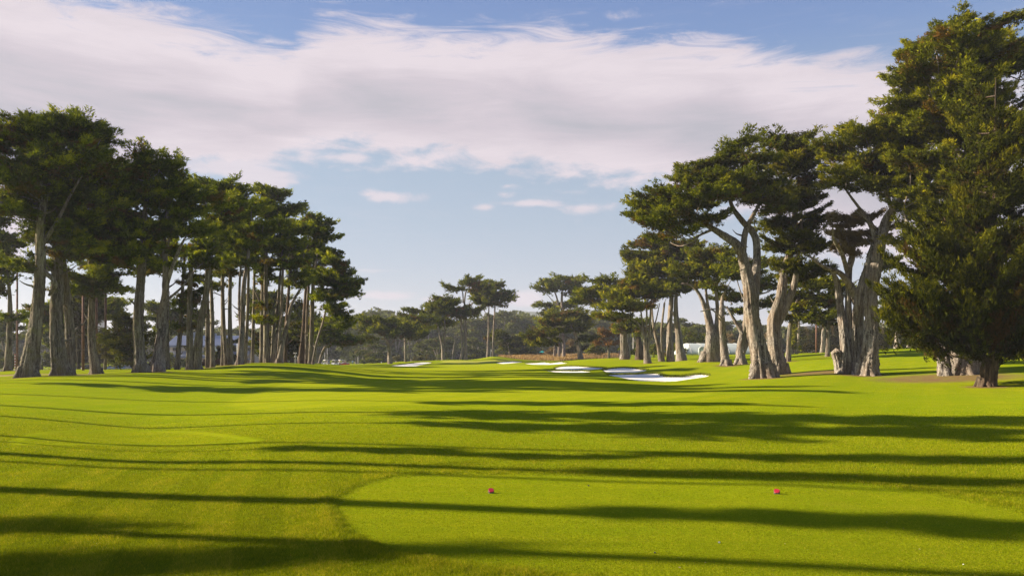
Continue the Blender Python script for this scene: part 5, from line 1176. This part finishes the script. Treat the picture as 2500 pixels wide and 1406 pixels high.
def bench(px, Y, label):
    x = (px - CX) / F * Y; root = empty('bench', (x, Y, gz(x, Y))); tag(root, label, 'bench')
    b = MB(); b.box(-.9, .9, -.25, .25, .42, .48); b.build('seat', M['black'], root)
    for s in (-1, 1): b = MB(); b.box(s * .75 - .06, s * .75 + .06, -.22, .22, -.05, .42); b.build('leg', M['black'], root)
bench(1326, 299, 'dark bench under the teal umbrella on the rise')

# ------------------------------------------------------------------ clubhouse
def clubhouse():
    Y = 235; k = Y / F; X0, X1 = (404 - CX) * k, (634 - CX) * k; zg = gz((520 - CX) * k, Y) - .3
    zr = lambda q: CZ + (HY - q) * k
    root = empty('clubhouse', (0.5 * (X0 + X1), Y, zg)); ox, oy, oz = root.location
    tag(root, 'two storey cream clubhouse with two tiers of blue grey ribbed metal roof', 'building')
    def B(name, mat, boxes, par=root):
        b = MB()
        for (a, c, d, e, f, g_) in boxes: b.box(a - ox, c - ox, d - oy, e - oy, f - oz, g_ - oz)
        return b.build(name, M[mat], par)
    B('wall', 'wall', [(X0 + .6, X1 - .6, Y + 1.5, Y + 13, zg, zr(846)), ])
    def roof(y0, z0, y1, z1, xa, xb, name):
        b = MB(); th = .12
        b.add([(xa - ox, y0 - oy, z0 - oz), (xb - ox, y0 - oy, z0 - oz), (xb - ox, y1 - oy, z1 - oz), (xa - ox, y1 - oy, z1 - oz),
               (xa - ox, y0 - oy, z0 - oz - th), (xb - ox, y0 - oy, z0 - oz - th), (xb - ox, y1 - oy, z1 - oz - th), (xa - ox, y1 - oy, z1 - oz - th)],
              [(0, 1, 2, 3), (7, 6, 5, 4), (0, 4, 5, 1), (1, 5, 6, 2), (2, 6, 7, 3), (3, 7, 4, 0)])
        r_ = b.build(name, M['roof'], root)
        s = MB(); n = int((xb - xa) / .52)
        for i in range(n + 1):
            x = xa + (xb - xa) * i / n - ox; w_ = .055
            s.add([(x - w_, y0 - oy, z0 - oz + .002), (x + w_, y0 - oy, z0 - oz + .002), (x + w_, y1 - oy, z1 - oz + .002), (x - w_, y1 - oy, z1 - oz + .002),
                   (x - w_, y0 - oy, z0 - oz + .15), (x + w_, y0 - oy, z0 - oz + .15), (x + w_, y1 - oy, z1 - oz + .15), (x - w_, y1 - oy, z1 - oz + .15)],
                  [(3, 2, 1, 0), (4, 5, 6, 7), (0, 1, 5, 4), (1, 2, 6, 5), (2, 3, 7, 6), (3, 0, 4, 7)])
        s.build('seam', M['silver'], r_)
        return r_
    roof(Y + .4, zr(843), Y + 8, zr(819.5) + .15, X0, X1, 'roof')
    roof(Y + 15.6, zr(843), Y + 8.02, zr(819.5) + .15, X0, X1, 'roof')
    roof(Y - 1.8, zr(869), Y + 1.4, zr(857), X0, X1 - 3, 'roof')
    B('fascia', 'fascia', [(X0, X1, Y + .25, Y + .39, zr(847.5), zr(842.8)), (X0, X1 - 3, Y - 1.95, Y - 1.82, zr(873.5), zr(868.8))])
    B('roof_monitor', 'fascia', [((441 - CX) * k, (456 - CX) * k, Y + 6, Y + 9, zr(822), zr(809))]); B('roof_monitor', 'fascia', [((486 - CX) * k, (502 - CX) * k, Y + 6, Y + 9, zr(822), zr(812))])
    B('roof_monitor', 'fascia', [((598 - CX) * k, (612 - CX) * k, Y + 6, Y + 9, zr(822), zr(815))])
    for c in (421, 452, 480, 499, 545, 574, 604, 622):
        f = B('window', 'timber', [((c - 4.5) * k - CX * k, (c + 4.5) * k - CX * k, Y + 1.42, Y + 1.5, zr(856), zr(848.5))])
        B('pane', 'glass', [((c - 3.8) * k - CX * k, (c + 3.8) * k - CX * k, Y + 1.38, Y + 1.418, zr(855.5), zr(849))], f)
    for c in (432, 462, 500, 535, 560, 590):
        f = B('window', 'timber', [((c - 7) * k - CX * k, (c + 7) * k - CX * k, Y + 1.42, Y + 1.5, zr(895), zr(876))])
        B('pane', 'glass', [((c - 6) * k - CX * k, (c + 6) * k - CX * k, Y + 1.38, Y + 1.418, zr(894), zr(877))], f)
    # entrance gable with post
    b = MB(); xa, xb = (600 - CX) * k - ox, (624 - CX) * k - ox; zb = zr(880) - oz
    b.prism([(xa, zb - .9), (xa + 1.6, zb + .6), (xb, zb + .6), (xb, zb + .3), (xa + 1.7, zb + .3), (xa + .15, zb - 1.05)], -4.4, -2.0); b.build('porch_roof', M['fascia'], root)
    B('porch_post', 'timber', [((603 - CX) * k, (606 - CX) * k, Y - 4.2, Y - 3.9, zg - .5, zr(884) - .2)]); B('porch_post', 'timber', [((616 - CX) * k, (619 - CX) * k, Y - 4.2, Y - 3.9, zg - .5, zr(878))])
    B('door', 'timber', [((608 - CX) * k, (615 - CX) * k, Y + 1.40, Y + 1.48, zg, zr(884))])
clubhouse()

# ------------------------------------------------------------------ event tent and cabin
def tent():
    Y = 214; k = Y / F; X0, X1 = (1668 - CX) * k, (1916 - CX) * k; zr = lambda q: CZ + (HY - q) * k; zg = gz((1760 - CX) * k, Y) - .6
    root = empty('event_tent', (X0, Y, zg)); tag(root, 'long pale green white event tent with a rounded ridge and sloping left end', 'tent'); ox, oy, oz = root.location
    prof = [(0, 865.5), (0.15, 860), (.9, 853), (2.4, 846), (4.3, 840.5), (6.5, 837.5), (9, 837.0), (11.5, 838), (14, 842), (16, 850), (17, 858), (17.3, 865.5)]
    nx = 24
    # side skin and roof skin; the left end slopes back
    V = []; n = len(prof)
    for i in range(nx + 1):
        f = i / nx; x = X0 + (X1 - X0) * f
        for d, q in prof:
            h = zr(q) - zg; slope = min(h * .72, 4.2); xs = max(x, X0 + slope) if i == 0 else x
            if i > 0 and xs < X0 + slope: xs = X0 + slope + (x - X0) * .02
            if f > .95: xs = min(xs, X1 - slope * .7)
            sag = -.05 * math.sin(f * nx / 3 * math.pi) ** 2
            V.append((xs - ox, d, h - .3 * 0 + sag))
    def skin(name, j0, j1, mat):
        b = MB(); fs = [(i * n + j, (i + 1) * n + j, (i + 1) * n + j + 1, i * n + j + 1) for i in range(nx) for j in range(j0, j1)]
        b.add(V, fs)
        o = b.build(name, M[mat], root, True)
        sm = o.modifiers.new('thick', 'SOLIDIFY'); sm.thickness = .03; return o
    skin('side_wall', 0, 5, 'tent'); skin('roof', 5, n - 1, 'tent_white')
    b = MB(); b.add([V[j] for j in range(n)], [tuple(range(n))]); b.add([V[nx * n + j] for j in range(n)], [tuple(range(n))]); b.build('end_wall', M['tent'], root)
    for i in range(2, nx, 3):
        b = MB(); b.tube([np.array(V[i * n + j]) + [0, -.04, .03] for j in range(0, 7)], .055, 5); b.build('rib', M['grey_pole'], root)
    xd = (1715 - CX) * k - ox
    b = MB(); b.prism([(xd - 1.0, 0), (xd - 1.0, 2.3), (xd - .5, 2.75), (xd + .5, 2.75), (xd + 1.0, 2.3), (xd + 1.0, 0)], -.35, .6); dd = b.build('entrance', M['tent'], root)
    b = MB(); b.box(xd - .42, xd + .42, -.42, -.36, 0.05, 2.1); b.build('door', M['white'], dd)
tent()
def cabin():
    Y = 196; k = Y / F; x = (1878 - CX) * k; z = gz(x, Y); root = empty('cabin', (x, Y, z)); tag(root, 'small white cabin with one dark window between the huge forked tree and the twisted one', 'cabin')
    H = CZ + (HY - 840) * k - z
    b = MB(); b.box(-1.6, 1.5, 0, 2.4, -.1, H - .1); b.build('wall', M['white'], root); b = MB(); b.box(-1.75, 1.65, -.15, 2.55, H - .1, H + .04); b.build('roof', M['tent_white'], root)
    b = MB(); b.box(-.05, .65, -.04, -.001, .95, 1.55); w_ = b.build('window', M['glass'], root); b = MB(); b.box(-.1, .7, -.06, -.041, 1.22, 1.27); b.build('frame', M['white'], w_)
cabin()

# ------------------------------------------------------------------ vehicles
def car_proto(paint, suv=False):
    root = empty('parked_car', (0, 0, 0)); L, Wd = (4.7, 1.85) if suv else (4.5, 1.78); h = 1.72 if suv else 1.44
    b = MB(); prof = [(-L / 2, .35), (-L / 2 + .02, .75), (-L / 2 + .15, .92), (-L / 2 + 1.1, 1.0 if not suv else 1.1), (L / 2 - .9 if not suv else L / 2 - .1, 1.0 if not suv else 1.12), (L / 2 - .05, .92), (L / 2, .6), (L / 2 - .03, .33), (L / 2 - .4, .25), (-L / 2 + .35, .25)]
    b.prism(prof, -Wd / 2, Wd / 2); body = b.build('body', M[paint], root, False, .05)
    c0, c1, t0, t1 = (-.75, L / 2 - .15, -.25, L / 2 - .45) if suv else (-.95, 1.75, -.2, 1.05)
    zb = prof[3][1] - .04
    def hull(x0, x1, y, z): return [(x0, -y, z), (x1, -y, z), (x1, y, z), (x0, y, z)]
    box = [(3, 2, 1, 0), (4, 5, 6, 7), (0, 1, 5, 4), (1, 2, 6, 5), (2, 3, 7, 6), (3, 0, 4, 7)]
    b = MB(); b.add(hull(c0, c1, Wd / 2 - .08, zb) + hull(t0, t1, Wd / 2 - .24, h - .06), box); b.build('window', M['glass'], root)
    b = MB(); b.add(hull(t0 - .06, t1 + .06, Wd / 2 - .22, h - .065) + hull(t0 + .03, t1 - .03, Wd / 2 - .3, h), box); b.build('roof', M[paint], root)
    for s in (-1, 1):
        b = MB(); b.box(-L / 2 - .012, -L / 2 + .1, s * .62 - .17, s * .62 + .17, .6, .74); b.build('headlight', M['white'], root)
        b = MB(); b.box(L / 2 - .08, L / 2 + .012, s * .66 - .15, s * .66 + .15, .62, .8); b.build('tail_light', M['red'], root)
        for xx in (-1.4, 1.35):
            b = MB(); b.tube([(xx, s * (Wd / 2 - .2), .32), (xx, s * (Wd / 2 + .02), .32)], .33, 16); w_ = b.build('wheel', M['tyre'], root)
            b = MB(); b.tube([(xx, s * (Wd / 2 + .021), .32), (xx, s * (Wd / 2 + .035), .32)], .19, 12); b.build('rim', M['silver'], w_)
    return root
CARS = [(216, 205, 1.1, 'beige_car', True, 'beige sport utility car between the brown net pole and the slender cypress'),
        (191, 225, .2, 'blue_car', False, 'blue car seen through the left range net'),
        (268, 215, .5, 'white_car', False, 'white car left end of the row under the tan bush'), (283, 212, .35, 'blue_car', False, 'blue grey car in the row under the tan bush'),
        (300, 216, .6, 'silver', False, 'silver car in the middle of the row left of the straight pale cypress'), (316, 220, .5, 'white_car', False, 'white car at the right end of the row left of the straight pale cypress'),
        (310, 232, .4, 'dark_car', True, 'dark tall car standing behind the row of parked cars'),
        (362, 215, .4, 'blue_car', False, 'blue car between the straight pale and the twisted cypress'), (418, 215, .3, 'blue_car', False, 'blue car showing right of the twisted cypress foot'),
        (450, 214, .3, 'silver', False, 'silver blue car below the left corner of the clubhouse')]
protos = {}
for px, Y, rz, paint, suv, lab in CARS:
    x = (px - CX) / F * Y; key = (paint, suv)
    if key in protos: copy_tree(protos[key], (x, Y, gz(x, Y)), rz, label=lab, group='cars parked beside the left grove', cat='car')
    else:
        r_ = car_proto(paint, suv); protos[key] = r_; r_.location = (x, Y, gz(x, Y)); r_.rotation_euler = (0, 0, rz); tag(r_, lab, 'car', 'cars parked beside the left grove')
def cart_proto(paint='white_car'):
    root = empty('golf_cart', (0, 0, 0))
    b = MB(); b.prism([(-1.15, .3), (-1.15, .62), (-.9, .78), (-.55, .8), (-.4, .42), (.25, .42), (.3, .68), (1.15, .7), (1.15, .3)], -.58, .58); b.build('body', M[paint], root)
    b = MB(); b.box(.15, .62, -.5, .5, .70, .82); b.box(.62, .72, -.5, .5, .74, 1.2); b.build('seat', M['black'], root)
    b = MB(); b.box(-.8, 1.1, -.6, .6, 1.82, 1.9, .04); b.build('roof', M['white'], root)
    for sx in (-.75, 1.02):
        for sy in (-.54, .54): b = MB(); b.tube([(sx, sy, .68), (sx * .98, sy, 1.82)], .025, 6); b.build('post', M['grey_pole'], root)
    for sx in (-.75, .75):
        for sy in (-.55, .55): b = MB(); b.tube([(sx, sy - .09, .22), (sx, sy + .09, .22)], .23, 12); b.build('wheel', M['tyre'], root)
    b = MB(); b.box(1.16, 1.4, -.4, .4, .45, 1.05); b.build('bag_rack', M['black'], root)
    return root
C0 = cart_proto()
carts = [(796, 268, .9, 'white golf cart leftmost of the cluster right of the left grove'), (817, 270, 1.2, 'white golf cart in the middle of the cluster right of the left grove'), (833, 272, .8, 'white golf cart rightmost of the cluster beside the low red car')]
for i, (px, Y, rz, lab) in enumerate(carts):
    x = (px - CX) / F * Y
    if i: copy_tree(C0, (x, Y, gz(x, Y)), rz, label=lab, cat='golf cart', group='golf carts by the left grove')
    else: C0.location = (x, Y, gz(x, Y)); C0.rotation_euler = (0, 0, rz); tag(C0, lab, 'golf cart', 'golf carts by the left grove')
x = (841 - CX) / F * 268; r_ = car_proto('red_car'); r_.location = (x, 268, gz(x, 268)); r_.scale = (.75, .85, .6); tag(r_, 'low red car right of the golf carts', 'car')
def bag_stand():
    Y = 266; x = (784 - CX) / F * Y; root = empty('cart_rack', (x, Y, gz(x, Y))); tag(root, 'row of folded push carts standing left of the golf carts', 'rack')
    for i in range(9):
        b = MB(); u = -1.6 + i * .4
        b.tube([(u, 0, .15), (u + .15, .2, 1.1)], .03, 6); b.tube([(u - .15, 0, .16), (u + .15, 0, .16)], .14, 10); b.tube([(u + .02, 0, .8), (u + .3, 0, .82)], .08, 8); b.build('push_cart', M['silver'], root)
bag_stand()

# ------------------------------------------------------------------ people
def person_mat(shirt, legs):
    m, nt = new_mat('figure_clothing'); g = NT(nt)
    z = g.n('ShaderNodeSeparateXYZ'); g.l(g.n('ShaderNodeTexCoord').outputs['Object'], z.inputs[0])
    c = g.ramp(g.math('DIVIDE', z.outputs[2], 1.8), [(0, (.04, .03, .03)), (.05, legs), (.52, shirt), (.83, (.42, .26, .18)), (.93, (.06, .04, .03))], 'CONSTANT')
    b = g.n('ShaderNodeBsdfPrincipled'); g.l(c, b.inputs['Base Color']); b.inputs['Roughness'].default_value = .8
    o = g.n('ShaderNodeOutputMaterial'); g.l(b.outputs[0], o.inputs[0]); return m
def person(px, Y, rz, shirt, legs, label, reach=0.0):
    x = (px - CX) / F * Y
    J = [((0, 0, .95), .15), ((0, 0, 1.15), .14), ((0, 0, 1.38), .17), ((0, 0, 1.50), .065), ((0, -.01, 1.60), .085), ((0, -.01, 1.72), .095)]
    E = [(0, 1), (1, 2), (2, 3), (3, 4), (4, 5)]
    for s in (-1, 1):
        b = len(J); J += [((s * .10, 0, .88), .10), ((s * .12, -.02, .48), .065), ((s * .13, .02, .09), .045), ((s * .14, -.13, .04), .04)]; E += [(0, b), (b, b + 1), (b + 1, b + 2), (b + 2, b + 3)]
        b = len(J); J += [((s * .20, 0, 1.42), .06), ((s * .27, -.02 - reach * .1, 1.14), .045), ((s * (.25 - reach * .15), -.12 - reach * .25, .90 + reach * .1), .035), ((s * (.24 - reach * .16), -.17 - reach * .3, .82 + reach * .1), .03)]; E += [(2, b), (b, b + 1), (b + 1, b + 2), (b + 2, b + 3)]
    me = bpy.data.meshes.new('person'); me.from_pydata([j[0] for j in J], E, []); o = bpy.data.objects.new('person', me); COL.objects.link(o)
    o.modifiers.new('skin', 'SKIN'); o.modifiers.new('sub', 'SUBSURF').levels = 1; o.modifiers['sub'].render_levels = 1
    for i, (_, r_) in enumerate(J): me.skin_vertices[0].data[i].radius = (r_, r_ * .85)
    me.skin_vertices[0].data[0].use_root = True
    me.materials.append(person_mat(shirt, legs)); o.location = (x, Y, gz(x, Y)); o.rotation_euler = (0, 0, rz); tag(o, label, 'person')
person(803, 262, .5, (.05, .08, .16), (.03, .03, .05), 'person in dark clothes standing before the leftmost golf cart')
person(829, 266, -.6, (.4, .3, .28), (.06, .07, .1), 'person in a light top between the middle and right golf carts')
person(861, 270, .3, (.25, .4, .55), (.12, .16, .22), 'person in a light blue top standing alone right of the golf carts', .6)
person(1512, 214, .4, (.2, .06, .08), (.1, .1, .12), 'person in a dark red top by the stout broken trunk')
person(1516, 213, -.5, (.6, .6, .6), (.35, .35, .36), 'person in pale clothes by the stout broken trunk', .5)
person(1590, 205, .8, (.5, .5, .52), (.12, .12, .14), 'person in a grey top seen beside the vase shaped cypress', .4)
print('TRIANGLES', NTRI[0])
# ------------------------------------------------------------------ sky, sun, camera
def build_sky():
    w = bpy.data.worlds.new('World'); scene.world = w; w.use_nodes = True
    nt = w.node_tree; nt.nodes.clear(); g = NT(nt)
    tc = g.n('ShaderNodeTexCoord').outputs['Generated']
    sx = g.n('ShaderNodeSeparateXYZ'); g.l(tc, sx.inputs[0]); X, Y_, Z = sx.outputs
    az = g.math('ARCTAN2', X, Y_); hyp = g.math('SQRT', g.math('ADD', g.math('MULTIPLY', X, X), g.math('MULTIPLY', Y_, Y_)))
    el = g.math('ARCTAN2', Z, hyp)
    sky = g.n('ShaderNodeTexSky', sky_type='NISHITA'); sky.sun_disc = False; sky.sun_elevation = SUN_EL
    sky.sun_rotation = -SUN_AZ; sky.air_density = 1.0; sky.dust_density = 0.6; sky.ozone_density = 2.0; sky.altitude = 0
    # cloud space: direction angles, stretched into long streets
    cv = g.n('ShaderNodeCombineXYZ'); g.val(cv.inputs[0], az); g.val(cv.inputs[1], el); v = cv.outputs[0]
    streak = g.noise(g.mapping(v, (3.0, 16.0, 1), rot=(0, 0, R(-7))), 1.6, 8, .62, .8)
    wisp = g.noise(g.mapping(v, (5, 34, 1), rot=(0, 0, R(-10))), 1.4, 8, .68, 1.0)
    puff = g.noise(g.mapping(v, (9, 22, 1), loc=(3, 1, 0)), 1.5, 8, .6, .3)
    big = g.noise(g.mapping(v, (1.6, 6.0, 1), loc=(5, 2, 0), rot=(0, 0, R(8))), 1.3, 6, .55, .5)
    def angs(px, py):
        a = math.atan((px - CX) / F); return a, math.atan((HY - py) / F * math.cos(a))
    def curve(pts):
        fc = g.n('ShaderNodeFloatCurve'); cm = fc.mapping; c = cm.curves[0]
        P = [((angs(px, py)[0] + .8) / 1.6, angs(px, py)[1] / .6) for px, py in pts]
        while len(c.points) < len(P): c.points.new(.5, .5)
        for q, (a, b) in zip(c.points, P): q.location = (a, b); q.handle_type = 'AUTO'
        cm.update()
        g.val(fc.inputs['Value'], g.math('MULTIPLY', g.math('ADD', az, .8), 1 / 1.6, clamp=True))
        return g.math('MULTIPLY', fc.outputs[0], .6)
    top = curve([(-300, -160), (150, -40), (330, 12), (480, 45), (620, 88), (700, 102), (740, 62), (820, 38), (950, 48), (1100, 64), (1350, 60), (1560, 88), (1750, 86), (1900, 128), (2100, 140), (2300, 170), (2800, 260)])
    bot = curve([(-300, 700), (0, 660), (150, 560), (280, 480), (420, 425), (560, 430), (640, 420), (740, 392), (820, 380), (960, 398), (1150, 410), (1350, 430), (1500, 445), (1650, 470), (1850, 560), (2100, 640), (2400, 700), (2800, 720)])
    def sstep(x, a, b):
        mr = g.n('ShaderNodeMapRange', interpolation_type='SMOOTHSTEP'); g.val(mr.inputs[0], x)
        mr.inputs[1].default_value = a; mr.inputs[2].default_value = b; return mr.outputs[0]
    dt = g.math('ADD', g.math('SUBTRACT', top, el), g.math('MULTIPLY', g.math('SUBTRACT', wisp, .5), .115))
    dt = g.math('ADD', dt, g.math('MULTIPLY', g.math('SUBTRACT', streak, .5), .05))
    mt = sstep(dt, -0.012, .030)
    db = g.math('ADD', g.math('SUBTRACT', el, bot), g.math('MULTIPLY', g.math('SUBTRACT', puff, .5), .13))
    mb = sstep(db, -.010, .022)
    mask = g.math('MULTIPLY', mt, mb)
    # holes and thin places inside the deck near its lower left edge
    # separate small clouds
    small = None
    for px, py, rx, ry, s in [(868, 384, 62, 20, 1.0), (745, 372, 40, 14, .8), (620, 398, 130, 24, .95), (660, 425, 80, 20, .8), (520, 395, 100, 22, 1.0), (600, 425, 150, 16, .9), (480, 360, 60, 20, .9), (950, 482, 95, 18, .85), (900, 474, 40, 14, .7), (1010, 415, 60, 12, .45), (1240, 455, 45, 10, .5), (1232, 475, 30, 12, .6),
                              (1185, 508, 28, 10, .6), (1310, 498, 100, 13, .85), (1440, 508, 90, 16, .75), (1395, 470, 60, 10, .35), (940, 722, 110, 18, 1.3), (1275, 728, 70, 24, 1.2), (1060, 730, 70, 12, 1.0), (470, 350, 90, 30, 1.5), (560, 410, 140, 34, 1.7), (640, 440, 90, 22, 1.5), (1545, 40, 70, 12, .4), (1740, 15, 60, 10, .35), (430, 20, 60, 14, .5), (650, 100, 80, 10, .4), (1650, 410, 60, 20, .6), (900, 660, 60, 6, .3)]:
        a, e = angs(px, py)
        dx = g.math('MULTIPLY', g.math('SUBTRACT', az, a), F / rx); dy = g.math('MULTIPLY', g.math('SUBTRACT', el, e), F / ry)
        d = g.math('SUBTRACT', 1.0, g.math('SQRT', g.math('ADD', g.math('MULTIPLY', dx, dx), g.math('MULTIPLY', dy, dy))))
        d = g.math('MULTIPLY', g.math('MAXIMUM', d, -1.0), s)
        small = d if small is None else g.math('MAXIMUM', small, d)
    sm = g.math('ADD', small, g.math('MULTIPLY', g.math('SUBTRACT', puff, .5), 2.6))
    sm = g.math('MULTIPLY', sstep(sm, 0.0, .75), sstep(small, -.9, .35))
    mask = g.math('MAXIMUM', mask, g.math('MULTIPLY', sm, .85))
    # haze veil low down and faint cirrus all over
    veil = g.math('MULTIPLY', sstep(wisp, .5, .8), .14)
    mask = g.math('MAXIMUM', mask, veil)
    # cloud shade: grey heart, pale lilac rims
    heart = g.math('MULTIPLY', sstep(g.math('SUBTRACT', top, el), .03, .12), sstep(g.math('SUBTRACT', el, bot), .01, .085))
    heart = g.math('MULTIPLY', heart, g.math('ADD', .62, g.math('MULTIPLY', sstep(big, .35, .6), .5)))
    heart = g.math('ADD', heart, g.math('ADD', g.math('MULTIPLY', g.math('SUBTRACT', streak, .5), 1.15), g.math('MULTIPLY', g.math('SUBTRACT', wisp, .5), .5)), clamp=True)
    K = CLOUD_GAIN
    ccol = g.ramp(heart, [(0.0, (0.79 * K, 0.71 * K, 0.76 * K)), (0.45, (0.645 * K, 0.585 * K, 0.645 * K)), (1.0, (0.49 * K, 0.485 * K, 0.545 * K))])
    # sky tint by height: blue above, milky lilac towards the horizon
    tint = g.ramp(g.math('DIVIDE', el, .46), [(0.0, (0.55 * K, 0.53 * K, 0.62 * K)), (0.12, (0.52 * K, 0.52 * K, 0.61 * K)), (0.35, (0.42 * K, 0.475 * K, 0.565 * K)), (0.55, (0.37 * K, 0.455 * K, 0.555 * K)), (0.8, (0.20 * K, 0.30 * K, 0.55 * K)), (1.0, (0.14 * K, 0.225 * K, 0.50 * K))])
    scl = g.n('ShaderNodeVectorMath', operation='SCALE'); g.l(sky.outputs[0], scl.inputs[0]); scl.inputs[3].default_value = SKY_STR
    base = g.mix(.82, scl.outputs[0], tint)
    # below and overhead: keep the physical sky
    col = g.mix(mask, base, ccol)
    bg = g.n('ShaderNodeBackground'); g.l(col, bg.inputs[0]); bg.inputs[1].default_value = 1.0
    o = g.n('ShaderNodeOutputWorld'); g.l(bg.outputs[0], o.inputs[0])
    w.cycles.sampling_method = 'AUTOMATIC'
EXPO = 1.5
CLOUD_GAIN = 1.0 / (2 ** EXPO)
SKY_STR = 0.08
build_sky()
sun = bpy.data.lights.new('sun', 'SUN'); sun.energy = 5.0; sun.angle = R(0.53); sun.color = (1.0, 0.86, 0.66)
so = bpy.data.objects.new('sun', sun); COL.objects.link(so)
dv = Vector((-math.sin(SUN_AZ) * math.cos(SUN_EL), math.cos(SUN_AZ) * math.cos(SUN_EL), math.sin(SUN_EL)))
so.rotation_euler = dv.to_track_quat('Z', 'Y').to_euler(); so.location = (-60, 20, 60)
cam = bpy.data.cameras.new('camera'); co = bpy.data.objects.new('camera', cam); COL.objects.link(co)
co.location = (0, 0, CZ); co.rotation_euler = (R(90), 0, 0)
cam.sensor_width = 36; cam.lens = F / 2500 * 36; cam.shift_y = (HY - 703) / 2500; cam.clip_end = 20000; cam.clip_start = .1
scene.camera = co
scene.view_settings.view_transform = 'Standard'; scene.view_settings.look = 'None'; scene.view_settings.gamma = 1.0; scene.view_settings.exposure = EXPO
scene.render.engine = 'CYCLES'
scene.cycles.max_bounces = 6; scene.cycles.diffuse_bounces = 3; scene.cycles.transmission_bounces = 3; scene.cycles.transparent_max_bounces = 16
scene.cycles.volume_bounces = 0
scene.cycles.use_denoising = True; scene.cycles.denoising_prefilter = 'NONE'; scene.cycles.use_adaptive_sampling = False

def haze():
    b = MB(); b.box(-2600, 2600, -900, 3600, -9, 105); m, nt = new_mat('haze_air'); g = NT(nt)
    v = g.n('ShaderNodeVolumePrincipled'); v.inputs['Color'].default_value = (.78, .82, .95, 1); v.inputs['Density'].default_value = .00021; v.inputs['Anisotropy'].default_value = .2
    o = g.n('ShaderNodeOutputMaterial'); g.l(v.outputs[0], o.inputs['Volume'])
    h = b.build('haze', m); tag(h, 'thin pale haze hanging over the whole course', 'haze', kind='stuff')
haze()
